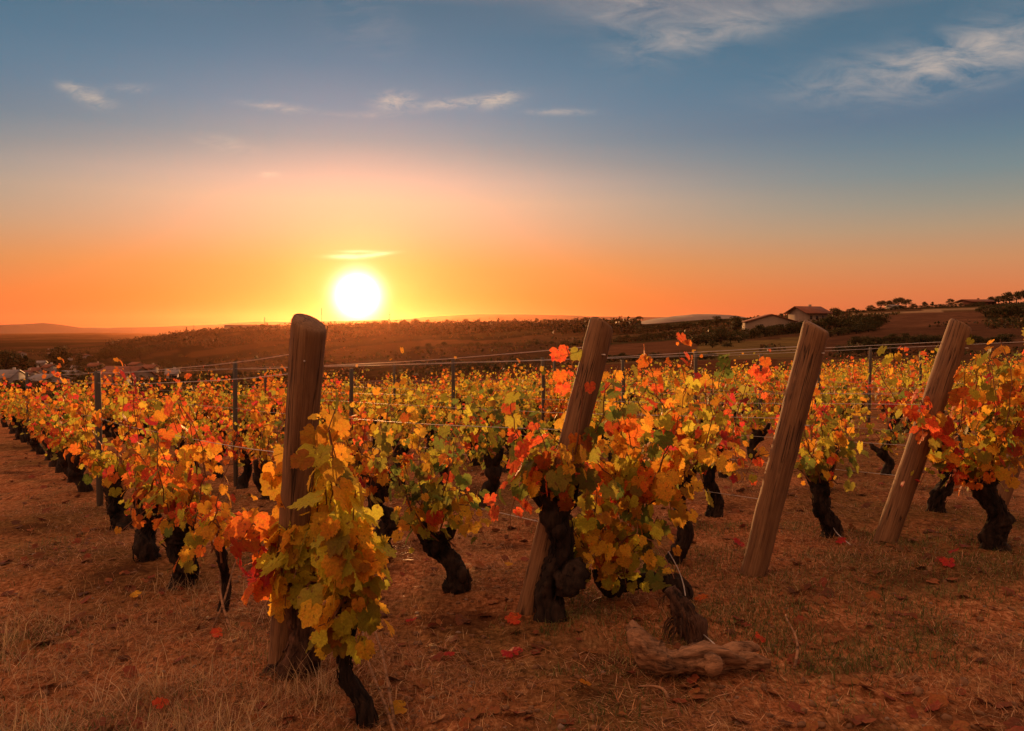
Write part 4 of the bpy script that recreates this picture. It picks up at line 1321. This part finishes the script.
farr = nt.ramp(el, [(0, srgb(222, 104, 66)), (G_(290), srgb(218, 126, 78)), (G_(260), srgb(202, 142, 98)), (G_(230), srgb(174, 148, 118)), (G_(205), srgb(146, 145, 131)), (G_(175), srgb(112, 136, 141)),
                    (G_(145), srgb(88, 123, 141)), (G_(120), srgb(77, 112, 139)), (G_(70), D_(srgb(76, 115, 142), .018, .010, .012)), (G_(14), D_(srgb(74, 110, 136), .018, .012, .02)), (1, (.82, .42, .25))])  # top stop: same added warm fill overhead
back = nt.ramp(el, [(0, (.29, .12, .066)), (.12, (.32, .14, .077)), (.4, (.42, .19, .105)), (.7, (.68, .33, .20)), (1, (.82, .42, .25))])  # unseen warm sky behind the camera, added as fill for ground and posts
hor = nt.m('SQRT', nt.m('ADD', nt.m('MULTIPLY', dx, dx), nt.m('MULTIPLY', dy, dy)))
hx_, hy_ = nt.m('DIVIDE', dx, nt.m('MAXIMUM', hor, 1e-4)), nt.m('DIVIDE', dy, nt.m('MAXIMUM', hor, 1e-4))
caz = nt.m('ADD', nt.m('MULTIPLY', hx_, math.sin(SUN_AZ)), nt.m('MULTIPLY', hy_, math.cos(SUN_AZ)))
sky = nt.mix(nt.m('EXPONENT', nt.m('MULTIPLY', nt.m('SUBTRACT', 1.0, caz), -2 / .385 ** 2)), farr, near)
back = nt.mix(1.0, back, nt.ramp(nt.maprange(hx_, -1, 1), [(0, (1.9, 1.75, 1.6)), (.5, (1, 1, 1)), (1, (.5, .55, .62))]), 'MULTIPLY')  # added fill weighted to the left so the posts look rounder
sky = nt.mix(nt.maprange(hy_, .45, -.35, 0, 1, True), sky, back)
hs = nt.node('ShaderNodeHueSaturation'); hs.inputs['Saturation'].default_value = .87; nt.put(hs.inputs['Color'], sky)
sky = nt.mix(nt.m('MULTIPLY', nt.maprange(hy_, .2, .5), nt.maprange(dz, .08, .17, 0, 1, True)), sky, hs.outputs[0])
# cirrus
u = nt.m('DIVIDE', dx, nt.m('MAXIMUM', dy, .05)); v = nt.m('DIVIDE', dz, nt.m('MAXIMUM', dy, .05))
comb = nt.node('ShaderNodeCombineXYZ'); nt.put(comb.inputs[0], u); nt.put(comb.inputs[1], v)
uv = comb.outputs[0]


def blob(px, py, sx, sy, rot=0.0):
    u0, v0 = (px - 512) / F, (HORIZON - py) / F
    a = nt.m('SUBTRACT', u, u0); b = nt.m('SUBTRACT', v, v0)
    c, s = math.cos(rot), math.sin(rot)
    p = nt.m('DIVIDE', nt.m('ADD', nt.m('MULTIPLY', a, c), nt.m('MULTIPLY', b, s)), sx / F)
    q = nt.m('DIVIDE', nt.m('SUBTRACT', nt.m('MULTIPLY', b, c), nt.m('MULTIPLY', a, s)), sy / F)
    return nt.m('EXPONENT', nt.m('MULTIPLY', nt.m('ADD', nt.m('MULTIPLY', p, p), nt.m('MULTIPLY', q, q)), -1.0))


def acc(bl):
    t = None
    for wgt, b in bl:
        b = nt.m('MULTIPLY', b, wgt)
        t = b if t is None else nt.m('ADD', t, b)
    return t


front = nt.maprange(dy, .1, .3)
big = acc([(1.1, blob(635, 10, 55, 20, .1)), (1.0, blob(690, 40, 70, 20, .25)), (1.2, blob(890, 78, 95, 22, .15)), (1.1, blob(975, 55, 70, 28, .3)), (.5, blob(780, 15, 90, 20, .2)), (.32, blob(365, 28, 45, 26, -.5))])
n1 = nt.noise(nt.mapping(uv, (5, 15, 1), (0, 0, -.28)), 2.6, 9, .62, .5)
n2 = nt.noise(nt.mapping(uv, (4, 9, 1), (0, 0, .5)), 1.4, 4, .5)
mb = nt.m('MULTIPLY', big, nt.maprange(nt.m('ADD', nt.m('MULTIPLY', n1, .7), nt.m('MULTIPLY', n2, .3)), .40, .68))
mb = nt.m('MULTIPLY', nt.m('MULTIPLY', mb, front), .62, clamp=True)
sky = nt.mix(mb, sky, srgb(205, 186, 172))
small = acc([(1.0, blob(95, 100, 20, 7, -.35)), (.6, blob(75, 90, 12, 4, -.2)), (.4, blob(135, 92, 22, 4, 0)), (.75, blob(280, 110, 30, 4, -.12)), (1.2, blob(396, 104, 18, 8, .1)), (1.0, blob(450, 107, 36, 5, .1)), (1.2, blob(500, 103, 20, 7, .2)),
             (.7, blob(560, 115, 28, 3, 0)), (.35, blob(365, 118, 26, 3, 0)), (.4, blob(230, 147, 30, 8, -.2)), (2.0, blob(272, 176, 9, 2.6, 0))])
n3 = nt.noise(nt.mapping(uv, (14, 40, 1), (0, 0, -.2)), 2.6, 9, .66, .6)
ms = nt.m('MULTIPLY', nt.m('MULTIPLY', nt.m('MULTIPLY', small, nt.maprange(n3, .34, .62)), front), .44, clamp=True)
sky = nt.mix(ms, sky, srgb(236, 208, 178))
bar = nt.m('MULTIPLY', acc([(1.2, blob(350, 257, 18, 2.2, 0)), (1.0, blob(376, 255, 16, 1.8, .1)), (.6, blob(360, 252, 18, 1.5, 0))]), nt.m('MULTIPLY', nt.maprange(n3, .3, .5, .55, 1), front), clamp=True)
# sun and aureole
dot = nt.node('ShaderNodeVectorMath', operation='DOT_PRODUCT'); nt.l.new(D, dot.inputs[0])
sd = (math.sin(SUN_AZ) * math.cos(SUN_EL), math.cos(SUN_AZ) * math.cos(SUN_EL), math.sin(SUN_EL))
dot.inputs[1].default_value = sd
th = nt.m('ARCCOSINE', nt.m('MINIMUM', dot.outputs['Value'], .9999999))
disc = nt.m('MULTIPLY', nt.m('EXPONENT', nt.m('MULTIPLY', nt.m('MULTIPLY', th, th), -1 / (.0205 ** 2))), 6.0)
g1 = nt.m('EXPONENT', nt.m('MULTIPLY', nt.m('MULTIPLY', th, th), -1 / (.060 ** 2)))
g2 = nt.m('EXPONENT', nt.m('MULTIPLY', th, -1 / .085))
g3 = nt.m('EXPONENT', nt.m('MULTIPLY', th, -1 / .30))


def scaled(fac, col):
    n = nt.node('ShaderNodeVectorMath', operation='SCALE'); n.inputs[0].default_value = col[:3]; nt.put(n.inputs[3], fac); return n.outputs[0]


def vadd(a, b):
    n = nt.node('ShaderNodeVectorMath', operation='ADD'); nt.put(n.inputs[0], a); nt.put(n.inputs[1], b); return n.outputs[0]


tot = vadd(sky, scaled(disc, (1, .95, .8)))
tot = vadd(tot, scaled(g1, (.25, .30, .08)))
g4 = nt.m('EXPONENT', nt.m('MULTIPLY', nt.m('MULTIPLY', th, th), -1 / (.21 ** 2)))
tot = vadd(tot, scaled(g4, (.06, .055, .05)))
tot = vadd(tot, scaled(bar, (.7, .55, .35)))
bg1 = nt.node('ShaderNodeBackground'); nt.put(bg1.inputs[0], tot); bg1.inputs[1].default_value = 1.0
ns = nt.node('ShaderNodeTexSky', sky_type='NISHITA', sun_disc=False)
ns.sun_elevation = SUN_EL; ns.sun_rotation = SUN_AZ; ns.altitude = 250; ns.dust_density = 3.0
bg2 = nt.node('ShaderNodeBackground'); nt.l.new(ns.outputs[0], bg2.inputs[0]); bg2.inputs[1].default_value = .003
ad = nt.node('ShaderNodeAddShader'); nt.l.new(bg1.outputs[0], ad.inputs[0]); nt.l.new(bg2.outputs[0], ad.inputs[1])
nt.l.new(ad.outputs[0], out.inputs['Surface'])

ld = bpy.data.lights.new('sun', 'SUN'); ld.energy = 5.0; ld.angle = math.radians(.55); ld.color = (1, .46, .15)
lo = bpy.data.objects.new('sun', ld); COL.objects.link(lo)
LEL = math.radians(3.6)   # upper part of the low sun's glowing disc
sl = (math.sin(SUN_AZ) * math.cos(LEL), math.cos(SUN_AZ) * math.cos(LEL), math.sin(LEL))
lo.rotation_euler = (-Vector(sl)).to_track_quat('-Z', 'Y').to_euler()

# ------------------------------------------------------------------ camera and render
cd = bpy.data.cameras.new('camera'); cam = bpy.data.objects.new('camera', cd); COL.objects.link(cam)
cd.sensor_width = 36; cd.lens = F / W * 36; cd.clip_start = .05; cd.clip_end = 60000
cam.location = (0, 0, EYE); cam.rotation_euler = (math.pi / 2 - PITCH, 0, 0)
sc.camera = cam
vs = sc.view_settings
vs.view_transform = 'Standard'; vs.look = 'None'; vs.exposure = 0.0; vs.gamma = 1; vs.use_curve_mapping = False
cy = sc.cycles
cy.use_denoising = True
try: cy.denoiser = 'OPENIMAGEDENOISE'
except Exception: pass
cy.max_bounces = 8; cy.diffuse_bounces = 4; cy.transmission_bounces = 6; cy.transparent_max_bounces = 8; cy.volume_bounces = 0; cy.glossy_bounces = 2
cy.caustics_reflective = False; cy.caustics_refractive = False
